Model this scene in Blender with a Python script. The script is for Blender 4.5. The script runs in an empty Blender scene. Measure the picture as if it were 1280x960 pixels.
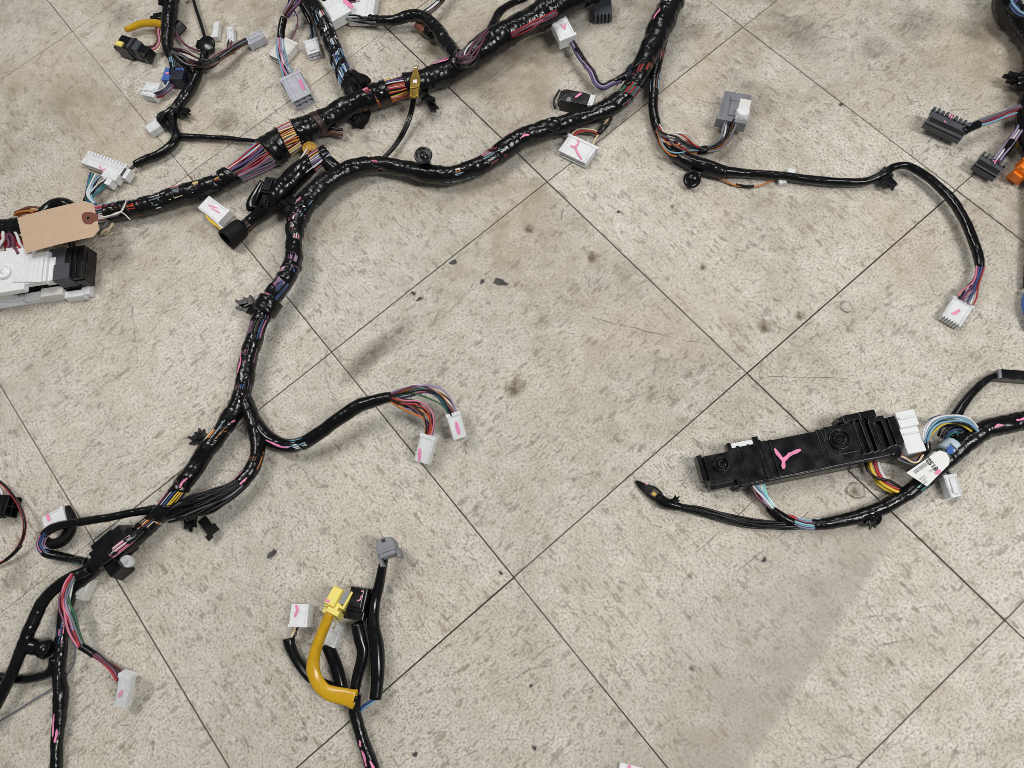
import bpy, math, random
import numpy as np
from mathutils import Vector, Matrix

random.seed(7)
rng = np.random.default_rng(7)
scene = bpy.context.scene
col = scene.collection

# ------------------------------------------------------------------ camera
F = 886.638                                   # focal length in photo pixels (photo 1280 x 960)
_w = np.array([-0.24981403853605527, 0.22709726698062027, 0.8506207158490953])
def _rod(w):
    t = np.linalg.norm(w); k = w / t
    K = np.array([[0, -k[2], k[1]], [k[2], 0, -k[0]], [-k[1], k[0], 0]])
    return np.eye(3) + math.sin(t) * K + (1 - math.cos(t)) * K @ K
RC = _rod(_w)
TC = np.array([0.039492284215383824, -0.2274074943829458, 0.7972755586437139])
FLIP = np.diag([1., -1., -1.])
RW = RC @ FLIP                                # rows: camera right, down, forward in world axes (Z up)
CAM = FLIP @ (-RC.T @ TC)
cam_data = bpy.data.cameras.new('camera')
cam = bpy.data.objects.new('camera', cam_data); col.objects.link(cam)
cam_data.sensor_width = 36.0; cam_data.sensor_fit = 'HORIZONTAL'
cam_data.lens = F / 1280 * 36.0
cam_data.clip_start = 0.01; cam_data.clip_end = 60
_m = Matrix([list(RW[0]), list(-RW[1]), list(-RW[2])]).transposed().to_4x4()
_m.translation = Vector(CAM)
cam.matrix_world = _m
scene.camera = cam

def at(px, py, z=0.0):
    """Point of the place seen at photo pixel (px, py) at height z over the floor."""
    d = RW.T @ np.array([(px - 640) / F, (py - 480) / F, 1.0])
    return CAM + d * ((z - CAM[2]) / d[2])
def depth(p): return float(RW[2] @ (np.asarray(p) - CAM))
def mpp(p): return depth(p) / F               # metres per photo pixel at p
def to_px(P):
    c = (np.asarray(P) - CAM) @ RW.T
    return c[..., :2] / c[..., 2:] * F + np.array([640, 480])
O0 = at(640, 480); IR = at(740, 480) - O0; IR /= np.linalg.norm(IR)   # image right / up along the floor
IU = np.array([-IR[1], IR[0], 0.0])

# ------------------------------------------------------------------ room light
world = bpy.data.worlds.new('World'); scene.world = world; world.use_nodes = True
bg = world.node_tree.nodes['Background']
bg.inputs[0].default_value = (0.93, 0.97, 1.0, 1); bg.inputs[1].default_value = 0.13
def ceiling_tube(right, up, height, sx, sy, power, color, turn=0.0):
    ld = bpy.data.lights.new('ceiling_light', 'AREA'); ld.shape = 'RECTANGLE'
    ld.size = sx; ld.size_y = sy; ld.energy = power; ld.color = color
    lo = bpy.data.objects.new('ceiling_light', ld); col.objects.link(lo)
    p = O0 + IR * right + IU * up; p[2] = height
    lo.location = p
    d = Vector(O0 - p); d.normalize()
    q = d.to_track_quat('-Z', 'Y'); lo.rotation_euler = (q.to_matrix() @ Matrix.Rotation(turn, 3, 'Z')).to_euler()
    return lo
ceiling_tube(-0.80, 0.50, 1.85, 0.28, 0.9, 16.0, (1.0, 0.975, 0.93))
ceiling_tube(1.20, -0.38, 1.9, 0.28, 0.9, 27, (1.0, 0.985, 0.955))
ceiling_tube(0.25, 1.7, 2.4, 1.2, 0.30, 14, (1.0, 0.98, 0.95))

scene.view_settings.view_transform = 'Standard'
scene.view_settings.look = 'None'
scene.view_settings.exposure = 0.0
scene.view_settings.gamma = 1.0
scene.view_settings.use_curve_mapping = False
scene.render.engine = 'CYCLES'
scene.cycles.filter_width = 0.8

# ------------------------------------------------------------------ materials
def srgb(r, g, b):
    f = lambda c: c / 12.92 if c <= 0.04045 else ((c + 0.055) / 1.055) ** 2.4
    return (f(r / 255), f(g / 255), f(b / 255))
def nodes_of(name):
    m = bpy.data.materials.new(name); m.use_nodes = True
    nt = m.node_tree
    return m, nt, nt.nodes['Principled BSDF']
def N(nt, kind, **kw):
    n = nt.nodes.new(kind)
    for k, v in kw.items():
        if k.startswith('i_'):
            key = k[2:]
            key = int(key) if key.isdigit() else key.replace('_', ' ')
            n.inputs[key].default_value = v
        else: setattr(n, k, v)
    return n
def L(nt, a, b): nt.links.new(a, b)
MATS = {}
def plastic(name, c, rough=0.4, metal=0.0, bump=0.0, bscale=400, sss=0.0, trans=0.0, coat=0.0, vary=0.12, spec=0.5):
    m, nt, p = nodes_of(name)
    tc = N(nt, 'ShaderNodeTexCoord')
    nz = N(nt, 'ShaderNodeTexNoise', i_Scale=90.0, i_Detail=4.0)
    L(nt, tc.outputs['Object'], nz.inputs['Vector'])
    mix = N(nt, 'ShaderNodeMix', data_type='RGBA', blend_type='MULTIPLY')
    mix.inputs[0].default_value = 1.0
    ramp = N(nt, 'ShaderNodeMapRange'); ramp.inputs[1].default_value = .3; ramp.inputs[2].default_value = .7
    ramp.inputs[3].default_value = 1 - vary; ramp.inputs[4].default_value = 1 + vary * .4
    L(nt, nz.outputs[0], ramp.inputs[0])
    mix.inputs[6].default_value = (*c, 1)
    L(nt, ramp.outputs[0], mix.inputs[7])
    L(nt, mix.outputs[2], p.inputs['Base Color'])
    r2 = N(nt, 'ShaderNodeMapRange'); r2.inputs[1].default_value = .3; r2.inputs[2].default_value = .7
    r2.inputs[3].default_value = max(0.05, rough - .08); r2.inputs[4].default_value = rough + .1
    L(nt, nz.outputs[0], r2.inputs[0]); L(nt, r2.outputs[0], p.inputs['Roughness'])
    p.inputs['Metallic'].default_value = metal
    p.inputs['Specular IOR Level'].default_value = spec
    if sss:
        p.inputs['Subsurface Weight'].default_value = sss
        p.inputs['Subsurface Radius'].default_value = (.004, .004, .004)
        p.inputs['Subsurface Scale'].default_value = 1.0
    if trans: p.inputs['Transmission Weight'].default_value = trans
    if coat: p.inputs['Coat Weight'].default_value = coat; p.inputs['Coat Roughness'].default_value = .12
    if bump:
        n2 = N(nt, 'ShaderNodeTexNoise', i_Scale=float(bscale), i_Detail=3.0)
        L(nt, tc.outputs['Object'], n2.inputs['Vector'])
        b = N(nt, 'ShaderNodeBump'); b.inputs['Strength'].default_value = bump; b.inputs['Distance'].default_value = .001
        L(nt, n2.outputs[0], b.inputs['Height']); L(nt, b.outputs[0], p.inputs['Normal'])
    MATS[name] = m
    return m
plastic('black_tape', (.0045, .0045, .0055), .19, bump=.40, bscale=260, vary=.4, spec=.42)
plastic('black_cloth', (.0045, .0045, .0045), .5, bump=.7, bscale=900, vary=.4, spec=.22)
plastic('black_plastic', (.0045, .0045, .006), .21, spec=.42)
plastic('black_tube', (.0045, .0045, .0055), .17, bump=.1, bscale=120, spec=.34)
plastic('white_plastic', (.78, .80, .82), .38, sss=.15, vary=.05)
plastic('cream_plastic', (.74, .73, .70), .4, sss=.15, vary=.06)
plastic('clear_plastic', (.84, .86, .89), .28, trans=.06, sss=.3, vary=.05)
plastic('grey_plastic', (.22, .225, .25), .42)
plastic('pale_grey_plastic', (.48, .49, .55), .42)
plastic('slate_plastic', (.050, .056, .068), .45)
plastic('yellow_plastic', (.83, .70, .16), .42, sss=.1, vary=.06)
plastic('yellow_tube', (.60, .345, .012), .22, bump=.15, bscale=60)
plastic('amber_tape', (.50, .27, .02), .35, bump=.3)
plastic('kraft_paper', srgb(198, 172, 146), .85, bump=.15, bscale=900, vary=.06)
plastic('brown_patch', srgb(118, 68, 54), .8, bump=.2, bscale=700)
plastic('brown_tape', srgb(50, 36, 35), .35, bump=.4)
plastic('copper_tape', srgb(120, 72, 54), .4, bump=.4)
plastic('gold_metal', (.40, .27, .06), .32, metal=.85, bump=.2, bscale=200)
plastic('steel_metal', (.55, .55, .57), .35, metal=.9)
plastic('pink_paint', srgb(236, 140, 184), .5, vary=.2)
plastic('white_paper', (.80, .80, .80), .6, vary=.03)
plastic('ink', (.02, .02, .025), .6)
plastic('faded_ink', (.22, .22, .24), .6)
plastic('blue_print', srgb(40, 90, 175), .5)
plastic('pale_blue_paper', srgb(190, 208, 220), .5)
plastic('green_tape', (.008, .03, .022), .35, bump=.3)
plastic('blue_plastic', srgb(70, 110, 185), .4)
plastic('navy_plastic', (.012, .016, .035), .4)
plastic('orange_plastic', (.90, .22, .01), .35, vary=.25)
plastic('dark_residue', (.075, .07, .07), .7, bump=.6, vary=.5)
plastic('scratch_dark', (.19, .165, .14), .8)
plastic('string', (.75, .72, .66), .9)
WIRE = dict(black=(.005, .005, .006), white=(.72, .72, .74), red=(.42, .03, .035), pink=(.62, .20, .30),
            blue=(.035, .08, .22), sky=(.20, .38, .52), teal=(.03, .19, .20), purple=(.10, .065, .18), lilac=(.33, .27, .42),
            yellow=(.78, .55, .05), orange=(.55, .17, .03), green=(.03, .13, .06), brown=(.13, .055, .03),
            grey=(.16, .17, .20), cream=(.70, .58, .38), plum=(.16, .05, .09), aqua=(.30, .68, .66))
for k, c in WIRE.items(): plastic('wire_' + k, c, .35, vary=.05)
MIX = 'pink white purple blue red sky grey black lilac orange teal black grey'.split()
DARK = 'black black black black grey black plum black'.split()

def stain_mat(name, c, a, scale=70):
    m, nt, p = nodes_of(name)
    tc = N(nt, 'ShaderNodeTexCoord'); nz = N(nt, 'ShaderNodeTexNoise', i_Scale=float(scale), i_Detail=6.0); nz.inputs['Roughness'].default_value = .7
    L(nt, tc.outputs['Object'], nz.inputs['Vector'])
    mr = N(nt, 'ShaderNodeMapRange'); mr.inputs[1].default_value = .38; mr.inputs[2].default_value = .66
    mr.inputs[3].default_value = .15; mr.inputs[4].default_value = a
    L(nt, nz.outputs[0], mr.inputs[0])
    sb = N(nt, 'ShaderNodeVectorMath', operation='SUBTRACT'); sb.inputs[1].default_value = (.5, .5, 0); L(nt, tc.outputs['Generated'], sb.inputs[0])
    ml = N(nt, 'ShaderNodeVectorMath', operation='MULTIPLY'); ml.inputs[1].default_value = (2, 2, 0); L(nt, sb.outputs[0], ml.inputs[0])
    ln = N(nt, 'ShaderNodeVectorMath', operation='LENGTH'); L(nt, ml.outputs[0], ln.inputs[0])
    fo = N(nt, 'ShaderNodeMapRange'); fo.inputs[1].default_value = .25; fo.inputs[2].default_value = .95; fo.inputs[3].default_value = 1; fo.inputs[4].default_value = 0 if 'ring' not in name else 1
    L(nt, ln.outputs['Value'], fo.inputs[0])
    mm = N(nt, 'ShaderNodeMath', operation='MULTIPLY'); L(nt, mr.outputs[0], mm.inputs[0]); L(nt, fo.outputs[0], mm.inputs[1])
    L(nt, mm.outputs[0], p.inputs['Alpha'])
    p.inputs['Base Color'].default_value = (*c, 1); p.inputs['Roughness'].default_value = .7
    MATS[name] = m
stain_mat('brown_stain', (.17, .125, .08), .95)
stain_mat('brown_ring', (.17, .125, .08), .75)
stain_mat('grey_ring', (.15, .13, .11), .7)
stain_mat('grey_stain_and_shade', (.22, .185, .145), .38)  # grey floor stains, and the shadow streak painted on the floor
stain_mat('soot_stain', (.04, .038, .036), .9)

def floor_material():
    m, nt, p = nodes_of('vinyl_tile')
    tc = N(nt, 'ShaderNodeTexCoord'); oi = N(nt, 'ShaderNodeObjectInfo'); geo = N(nt, 'ShaderNodeNewGeometry')
    cmb = N(nt, 'ShaderNodeCombineXYZ')
    mul1 = N(nt, 'ShaderNodeMath', operation='MULTIPLY', i_1=37.0); mul2 = N(nt, 'ShaderNodeMath', operation='MULTIPLY', i_1=91.0)
    L(nt, oi.outputs['Random'], mul1.inputs[0]); L(nt, oi.outputs['Random'], mul2.inputs[0])
    L(nt, mul1.outputs[0], cmb.inputs[0]); L(nt, mul2.outputs[0], cmb.inputs[1])
    add = N(nt, 'ShaderNodeVectorMath', operation='ADD')
    L(nt, tc.outputs['Object'], add.inputs[0]); L(nt, cmb.outputs[0], add.inputs[1])
    base = add.outputs[0]
    # warp so the chips get ragged outlines
    wn = N(nt, 'ShaderNodeTexNoise', i_Scale=260.0, i_Detail=3.0); L(nt, base, wn.inputs['Vector'])
    ws = N(nt, 'ShaderNodeVectorMath', operation='SCALE'); ws.inputs['Scale'].default_value = .004
    L(nt, wn.outputs['Color'], ws.inputs[0])
    wa = N(nt, 'ShaderNodeVectorMath', operation='ADD'); L(nt, base, wa.inputs[0]); L(nt, ws.outputs[0], wa.inputs[1])
    warped = wa.outputs[0]
    def stretch(src, sx, sy, off=(0, 0, 0), rz=0.0):
        mp = N(nt, 'ShaderNodeMapping'); mp.inputs['Scale'].default_value = (sx, sy, 1); mp.inputs['Location'].default_value = off
        mp.inputs['Rotation'].default_value = (0, 0, rz)
        L(nt, src, mp.inputs[0]); return mp.outputs[0]
    def noise(src, scale, detail=2.0, rough=.5):
        n = N(nt, 'ShaderNodeTexNoise', i_Scale=float(scale), i_Detail=float(detail)); n.inputs['Roughness'].default_value = rough
        L(nt, src, n.inputs['Vector']); return n.outputs[0]
    def remap(src, a, b, lo=0.0, hi=1.0):
        r = N(nt, 'ShaderNodeMapRange'); r.inputs[1].default_value = a; r.inputs[2].default_value = b
        r.inputs[3].default_value = lo; r.inputs[4].default_value = hi
        L(nt, src, r.inputs[0]); return r.outputs[0]
    def mult(a, b):
        n = N(nt, 'ShaderNodeMath', operation='MULTIPLY')
        L(nt, a, n.inputs[0])
        if isinstance(b, float): n.inputs[1].default_value = b
        else: L(nt, b, n.inputs[1])
        return n.outputs[0]
    def blend(fac, a, b):
        n = N(nt, 'ShaderNodeMix', data_type='RGBA')
        L(nt, fac, n.inputs[0])
        for s, v in ((6, a), (7, b)):
            if isinstance(v, tuple): n.inputs[s].default_value = (*v, 1)
            else: L(nt, v, n.inputs[s])
        return n.outputs[2]
    cream = (.625, .583, .503); pale = (.735, .697, .622)
    c = blend(remap(noise(warped, 55, 4, .6), .36, .64), cream, pale)
    # fine dark grain
    g1 = remap(noise(base, 430, 4, .85), .53, .575)
    c = blend(mult(g1, .55), c, (.17, .145, .125))
    g3 = remap(noise(stretch(base, 1, .8, (.5, .2, 0)), 520, 3, .85), .575, .605)
    c = blend(mult(g3, .9), c, (.10, .085, .07))
    g4 = remap(noise(stretch(base, 1, 1, (.9, .6, 0)), 480, 3, .8), .56, .63)
    c = blend(mult(g4, .6), c, (.80, .78, .74))
    g2 = remap(noise(stretch(base, 1, .5), 620, 4, .65), .55, .64)
    c = blend(mult(g2, .5), c, (.24, .21, .17))
    # drawn-out grey and brown chips, all running one way in a tile
    v1 = N(nt, 'ShaderNodeTexVoronoi', feature='F1', i_Scale=160.0); v1.inputs['Randomness'].default_value = 1.0
    L(nt, stretch(warped, 1.0, .36), v1.inputs['Vector'])
    sep = N(nt, 'ShaderNodeSeparateColor'); L(nt, v1.outputs['Color'], sep.inputs[0])
    thr = remap(sep.outputs[0], .55, 1.0, .0, .46)
    lt = N(nt, 'ShaderNodeMath', operation='SUBTRACT'); L(nt, thr, lt.inputs[0]); L(nt, v1.outputs['Distance'], lt.inputs[1])
    chip = remap(lt.outputs[0], 0.0, .05)
    chipc = blend(remap(sep.outputs[1], .3, .8), (.29, .265, .24), (.27, .22, .17))
    chip = mult(chip, remap(noise(warped, 330, 3, .7), .36, .60, .25, 1.0))
    c = blend(mult(chip, .85), c, chipc)
    v2 = N(nt, 'ShaderNodeTexVoronoi', feature='F1', i_Scale=300.0)
    L(nt, stretch(warped, 1.0, .34, (.3, .7, 0)), v2.inputs['Vector'])
    sep2 = N(nt, 'ShaderNodeSeparateColor'); L(nt, v2.outputs['Color'], sep2.inputs[0])
    thr2 = remap(sep2.outputs[0], .45, 1.0, .0, .48)
    lt2 = N(nt, 'ShaderNodeMath', operation='SUBTRACT'); L(nt, thr2, lt2.inputs[0]); L(nt, v2.outputs['Distance'], lt2.inputs[1])
    c = blend(mult(remap(lt2.outputs[0], 0.0, .08), .66), c, (.28, .235, .185))
    # hair scratches
    vd = N(nt, 'ShaderNodeTexVoronoi', feature='DISTANCE_TO_EDGE', i_Scale=75.0)
    L(nt, stretch(warped, 1.0, .33, (.1, .4, 0), .2), vd.inputs['Vector'])
    line = remap(vd.outputs['Distance'], .0, .035, 1.0, 0.0)
    lm = remap(noise(base, 80, 4, .65), .49, .58)
    c = blend(mult(mult(line, lm), .75), c, (.15, .125, .10))
    # grime, in the coordinates of the room
    pos = geo.outputs['Position']
    big = noise(pos, 5.0, 5, .62)
    mid = noise(pos, 26.0, 5, .65)
    def vdot(v, off):
        d = N(nt, 'ShaderNodeVectorMath', operation='DOT_PRODUCT'); L(nt, pos, d.inputs[0]); d.inputs[1].default_value = tuple(v)
        a = N(nt, 'ShaderNodeMath', operation='SUBTRACT', i_1=float(off)); L(nt, d.outputs['Value'], a.inputs[0]); return a.outputs[0]
    up = vdot(IU, float(IU @ O0))
    farther = remap(up, -.10, .36, .38, 1.0)
    grime = mult(remap(big, .40, .62), remap(mid, .34, .62))
    c = blend(mult(mult(grime, farther), .85), c, (.29, .235, .165))
    smut = mult(remap(noise(pos, 11.0, 4, .6), .52, .68), remap(noise(pos, 60.0, 4, .7), .42, .66))
    c = blend(mult(mult(smut, farther), .55), c, (.18, .15, .115))
    tan = mult(remap(noise(pos, 7.0, 3, .5), .50, .66), farther)
    c = blend(mult(tan, .35), c, (.48, .38, .25))
    # darker patch at the lower right, a hard edge on one side
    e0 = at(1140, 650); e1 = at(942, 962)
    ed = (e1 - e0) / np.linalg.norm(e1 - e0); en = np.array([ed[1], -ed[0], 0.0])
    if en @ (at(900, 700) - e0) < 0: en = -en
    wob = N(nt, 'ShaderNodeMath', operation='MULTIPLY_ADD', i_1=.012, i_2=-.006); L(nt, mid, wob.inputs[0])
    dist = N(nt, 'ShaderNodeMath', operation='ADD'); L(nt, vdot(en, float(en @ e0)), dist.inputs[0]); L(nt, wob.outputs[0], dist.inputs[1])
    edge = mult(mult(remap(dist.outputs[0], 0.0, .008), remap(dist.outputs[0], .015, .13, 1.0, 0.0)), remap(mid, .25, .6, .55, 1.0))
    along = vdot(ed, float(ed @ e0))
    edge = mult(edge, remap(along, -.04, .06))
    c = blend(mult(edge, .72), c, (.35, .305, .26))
    # overall tone of each tile differs a touch
    hv = N(nt, 'ShaderNodeHueSaturation'); L(nt, c, hv.inputs['Color'])
    L(nt, remap(oi.outputs['Random'], 0, 1, .95, 1.04), hv.inputs['Value'])
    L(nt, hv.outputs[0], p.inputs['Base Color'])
    L(nt, remap(mid, .3, .7, .42, .62), p.inputs['Roughness'])
    p.inputs['Specular IOR Level'].default_value = .35
    bp = N(nt, 'ShaderNodeBump'); bp.inputs['Strength'].default_value = .12; bp.inputs['Distance'].default_value = .0006
    L(nt, noise(base, 240, 4, .6), bp.inputs['Height']); L(nt, bp.outputs[0], p.inputs['Normal'])
    MATS['vinyl_tile'] = m
floor_material()
plastic('joint_grime', (.06, .05, .04), .9, vary=.6)

# ------------------------------------------------------------------ mesh helpers
WM = {}                                        # object -> world matrix
class MB:
    def __init__(s): s.v = []; s.f = []; s.m = []; s.n = 0; s.mats = []; s.k = 0; s.sm = []
    def mi(s, mat):
        if mat not in s.mats: s.mats.append(mat)
        return s.mats.index(mat)
    def add(s, v, f, mat, smooth=True):
        i = s.mi(mat); n = s.n
        s.v.append(np.asarray(v, float).reshape(-1, 3)); s.n += len(s.v[-1])
        for q in f: s.f.append([a + n for a in q]); s.m.append(i); s.sm.append(smooth)
    def box(s, x0, x1, y0, y1, z0, z1, mat, taper=0.0):
        s.k += 1; e = s.k * 1.1e-5
        x0, x1 = min(x0, x1) - e, max(x0, x1) + e; y0, y1 = min(y0, y1) - e, max(y0, y1) + e; z0, z1 = min(z0, z1) - e, max(z0, z1) + e
        t = taper
        v = [(x0, y0, z0), (x1, y0, z0), (x1, y1, z0), (x0, y1, z0), (x0 + t, y0 + t, z1), (x1 - t, y0 + t, z1), (x1 - t, y1 - t, z1), (x0 + t, y1 - t, z1)]
        s.add(v, [(3, 2, 1, 0), (4, 5, 6, 7), (0, 1, 5, 4), (1, 2, 6, 5), (2, 3, 7, 6), (3, 0, 4, 7)], mat, False)
    def prism(s, pts, z0, z1, mat, inset=0.0):
        n = len(pts); c = np.mean(pts, 0)
        a = 0.5 * sum(pts[i][0] * pts[(i + 1) % n][1] - pts[(i + 1) % n][0] * pts[i][1] for i in range(n))
        if a < 0: pts = list(pts)[::-1]
        top = [np.array(p) + (c - np.array(p)) * inset for p in pts]
        v = [(p[0], p[1], z0) for p in pts] + [(p[0], p[1], z1) for p in top]
        s.add(v, [tuple(range(n))[::-1], tuple(range(n, 2 * n))] + [(i, (i + 1) % n, n + (i + 1) % n, n + i) for i in range(n)], mat, False)
    def lathe(s, prof, mat, M=None, seg=24):
        th = np.arange(seg) * 2 * math.pi / seg
        v = np.array([[(r * math.cos(t), r * math.sin(t), h) for t in th] for r, h in prof]).reshape(-1, 3)
        if M is not None: v = np.array([M @ Vector(p) for p in v])
        f = [(i * seg + j, i * seg + (j + 1) % seg, (i + 1) * seg + (j + 1) % seg, (i + 1) * seg + j) for i in range(len(prof) - 1) for j in range(seg)]
        f.append(tuple(range(seg))[::-1]); f.append(tuple(range((len(prof) - 1) * seg, len(prof) * seg)))
        s.add(v, f, mat)
    def tube(s, C, r, mat, seg=6, cap=True):
        C = np.asarray(C, float); n = len(C)
        r = np.broadcast_to(np.asarray(r, float), (n,))
        T = np.gradient(C, axis=0); T /= np.linalg.norm(T, axis=1, keepdims=True) + 1e-12
        side = np.cross(T, [0, 0, 1.0]); side += 1e-9; side /= np.linalg.norm(side, axis=1, keepdims=True)
        up = np.cross(side, T)
        th = np.arange(seg) * 2 * math.pi / seg
        v = C[:, None] + r[:, None, None] * (np.cos(th)[None, :, None] * side[:, None] + np.sin(th)[None, :, None] * up[:, None])
        f = [(i * seg + j, i * seg + (j + 1) % seg, (i + 1) * seg + (j + 1) % seg, (i + 1) * seg + j) for i in range(n - 1) for j in range(seg)]
        if cap: f += [tuple(range(seg))[::-1], tuple(range((n - 1) * seg, n * seg))]
        v = v.reshape(-1, 3); v[:, 2] = np.maximum(v[:, 2], .0003)
        s.add(v, f, mat)
    def build(s, name, parent=None, M=None, bevel=0.0, label=None, kind=None):
        v = np.concatenate(s.v)
        if M is None:
            c = v.mean(0); c[2] = v[:, 2].min(); v = v - c; M = Matrix.Translation(c)
        me = bpy.data.meshes.new(name)
        me.from_pydata(v.tolist(), [], s.f)
        for m in s.mats: me.materials.append(MATS[m])
        me.polygons.foreach_set('material_index', s.m); me.polygons.foreach_set('use_smooth', s.sm)
        me.update()
        o = bpy.data.objects.new(name, me); col.objects.link(o)
        place(o, parent, M)
        if bevel:
            b = o.modifiers.new('bevel', 'BEVEL'); b.width = bevel; b.segments = 2; b.limit_method = 'ANGLE'; b.angle_limit = math.radians(40)
            b.harden_normals = False
        if label: o['label'] = label
        if kind: o['kind'] = kind
        return o
def place(o, parent, M):
    M = Matrix(M); WM[o] = M
    if parent is not None:
        o.parent = parent; o.matrix_basis = WM[parent].inverted() @ M
    else: o.matrix_basis = M
def thing(name, label, cat, px, py, group=None):
    if name == 'wiring_harness': group = 'wiring harnesses laid out on the floor'
    o = bpy.data.objects.new(name, None); col.objects.link(o); o.empty_display_size = .02
    o['label'] = label; o['category'] = cat
    if group: o['group'] = group
    place(o, None, Matrix.Translation(at(px, py, 0)))
    return o

# ------------------------------------------------------------------ cables
class Path:
    """Smooth line through (px, py, half width in photo pixels, lift of the underside over the floor in mm)."""
    def __init__(s, pts, lift=2.0):
        W = []
        for q in pts:
            x, y, r = q[:3]; lf = (q[3] if len(q) > 3 else lift) / 1000
            p = at(x, y, lf); rm = r * mpp(p); p = at(x, y, lf + rm); W.append((*p, r * mpp(p)))
        W = np.array(W); W = np.vstack([2 * W[0] - W[1], W, 2 * W[-1] - W[-2]])
        out = []
        for i in range(1, len(W) - 2):
            p0, p1, p2, p3 = W[i - 1], W[i], W[i + 1], W[i + 2]
            d = [max(1e-4, np.linalg.norm((b - a)[:3]) ** .5) for a, b in ((p0, p1), (p1, p2), (p2, p3))]
            t0, t1 = 0, d[0]; t2 = t1 + d[1]; t3 = t2 + d[2]
            t = np.linspace(t1, t2, 24, endpoint=False)[:, None]
            A1 = (t1 - t) / (t1 - t0) * p0 + (t - t0) / (t1 - t0) * p1
            A2 = (t2 - t) / (t2 - t1) * p1 + (t - t1) / (t2 - t1) * p2
            A3 = (t3 - t) / (t3 - t2) * p2 + (t - t2) / (t3 - t2) * p3
            B1 = (t2 - t) / (t2 - t0) * A1 + (t - t0) / (t2 - t0) * A2
            B2 = (t3 - t) / (t3 - t1) * A2 + (t - t1) / (t3 - t1) * A3
            out.append((t2 - t) / (t2 - t1) * B1 + (t - t1) / (t2 - t1) * B2)
        out.append(W[-2][None]); D = np.concatenate(out)
        s.D = D; s.S = np.r_[0, np.cumsum(np.linalg.norm(np.diff(D[:, :3], axis=0), axis=1))]; s.len = s.S[-1]
        T = np.gradient(D[:, :3], axis=0); T /= np.linalg.norm(T, axis=1, keepdims=True) + 1e-12
        k = 7; pad = np.pad(T, ((k, k), (0, 0)), 'edge'); T = sum(pad[i:i + len(T)] for i in range(2 * k + 1)); T /= np.linalg.norm(T, axis=1, keepdims=True)
        s.side = np.cross(T, [0, 0, 1.0]); s.side /= np.linalg.norm(s.side, axis=1, keepdims=True) + 1e-12
        s.up = np.cross(s.side, T); s.T = T; s.px = to_px(D[:, :3])
    def ev(s, q):
        f = lambda a: np.stack([np.interp(q, s.S, a[:, i]) for i in range(a.shape[1])], -1)
        d = f(s.D); return d[..., :3], f(s.side), f(s.up), d[..., 3]
    def near(s, x, y): return float(s.S[np.argmin(((s.px - [x, y]) ** 2).sum(1))])
def sleeve(mb, P, s0, s1, k0=0.0, k1=0.0, rs=1.0, mat='black_tape', ridge=.05, pitch=.013, lump=.065, seg=20, step=.0013):
    if s1 - s0 < .002: return
    n = max(4, int((s1 - s0) / step)); f = np.linspace(0, 1, n)[:, None]; th = np.arange(seg) * 2 * math.pi / seg
    r0 = P.ev(np.array([s0]))[3][0]; r1 = P.ev(np.array([s1]))[3][0]
    S = (s0 + k0 * r0 * np.cos(th))[None] * (1 - f) + (s1 + k1 * r1 * np.cos(th))[None] * f
    pos, side, up, r = P.ev(S); ph = rng.uniform(0, 6.28, 6)
    spiral = (S / pitch + th[None] / (2 * math.pi) + .12 * np.sin(S * 310 + ph[5])) % 1
    ridgev = ridge * (np.clip((spiral - .06) / .94, 0, 1) * -1 + np.clip(spiral / .06, 0, 1) - .0)
    lv = lump * (np.sin(2 * th[None] + S * 95 + ph[0]) * .5 + np.sin(3 * th[None] - S * 160 + ph[1]) * .35 + np.sin(S * 210 + ph[2] + th[None]) * .45 + np.sin(5 * th[None] + S * 330 + ph[3]) * .22 + np.sin(2 * th[None] - S * 760 + ph[4]) * np.sin(S * 63 + ph[0]) * .30 + np.sin(8 * th[None] + S * 45 + ph[2]) * .16)
    rad = r * rs * (1 + ridgev + lv + rng.normal(0, .008, S.shape))
    rad[0] *= .84; rad[-1] *= .84
    v = pos + rad[..., None] * (np.cos(th)[None, :, None] * side + np.sin(th)[None, :, None] * up)
    v = v.reshape(-1, 3); v[:, 2] = np.maximum(v[:, 2], .0004)
    fc = [(i * seg + j, i * seg + (j + 1) % seg, (i + 1) * seg + (j + 1) % seg, (i + 1) * seg + j) for i in range(n - 1) for j in range(seg)]
    fc += [tuple(range(seg))[::-1], tuple(range((n - 1) * seg, n * seg))]
    mb.add(v, fc, mat)
def bundle(parent, P, s0, s1, pal=MIX, rw=.00078, fill=.86, label=None):
    """Bare wires showing between two tape wraps: one joined part."""
    s0 = max(0, s0); s1 = min(P.len, s1)
    mb = MB(); n = max(4, int((s1 - s0) / .003)); S = np.linspace(s0, s1, n)
    pos, side, up, r = P.ev(S)
    rm = float(r.mean()); ring = rm * fill
    k = max(5, int(2 * math.pi * ring / (2 * rw * .98)))
    mb.tube(pos, r * fill * .9, 'wire_black', 10)
    tw = rng.uniform(-5, 5); c0 = random.choice(pal)
    for i in range(k):
        a = 2 * math.pi * i / k + rng.normal(0, .08) + tw * (S - s0) + .07 * np.sin(S * 120 + rng.uniform(0, 6))
        rr = r * fill * (1 + rng.uniform(-.07, .07))
        C = pos + rr[:, None] * (np.cos(a)[:, None] * side + np.sin(a)[:, None] * up)
        if random.random() < .92: c0 = random.choice(pal)
        mb.tube(C, rw * rng.uniform(.85, 1.15), 'wire_' + c0, 6)
    return mb.build('wire_bundle', parent, kind='stuff', label=label)
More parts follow.
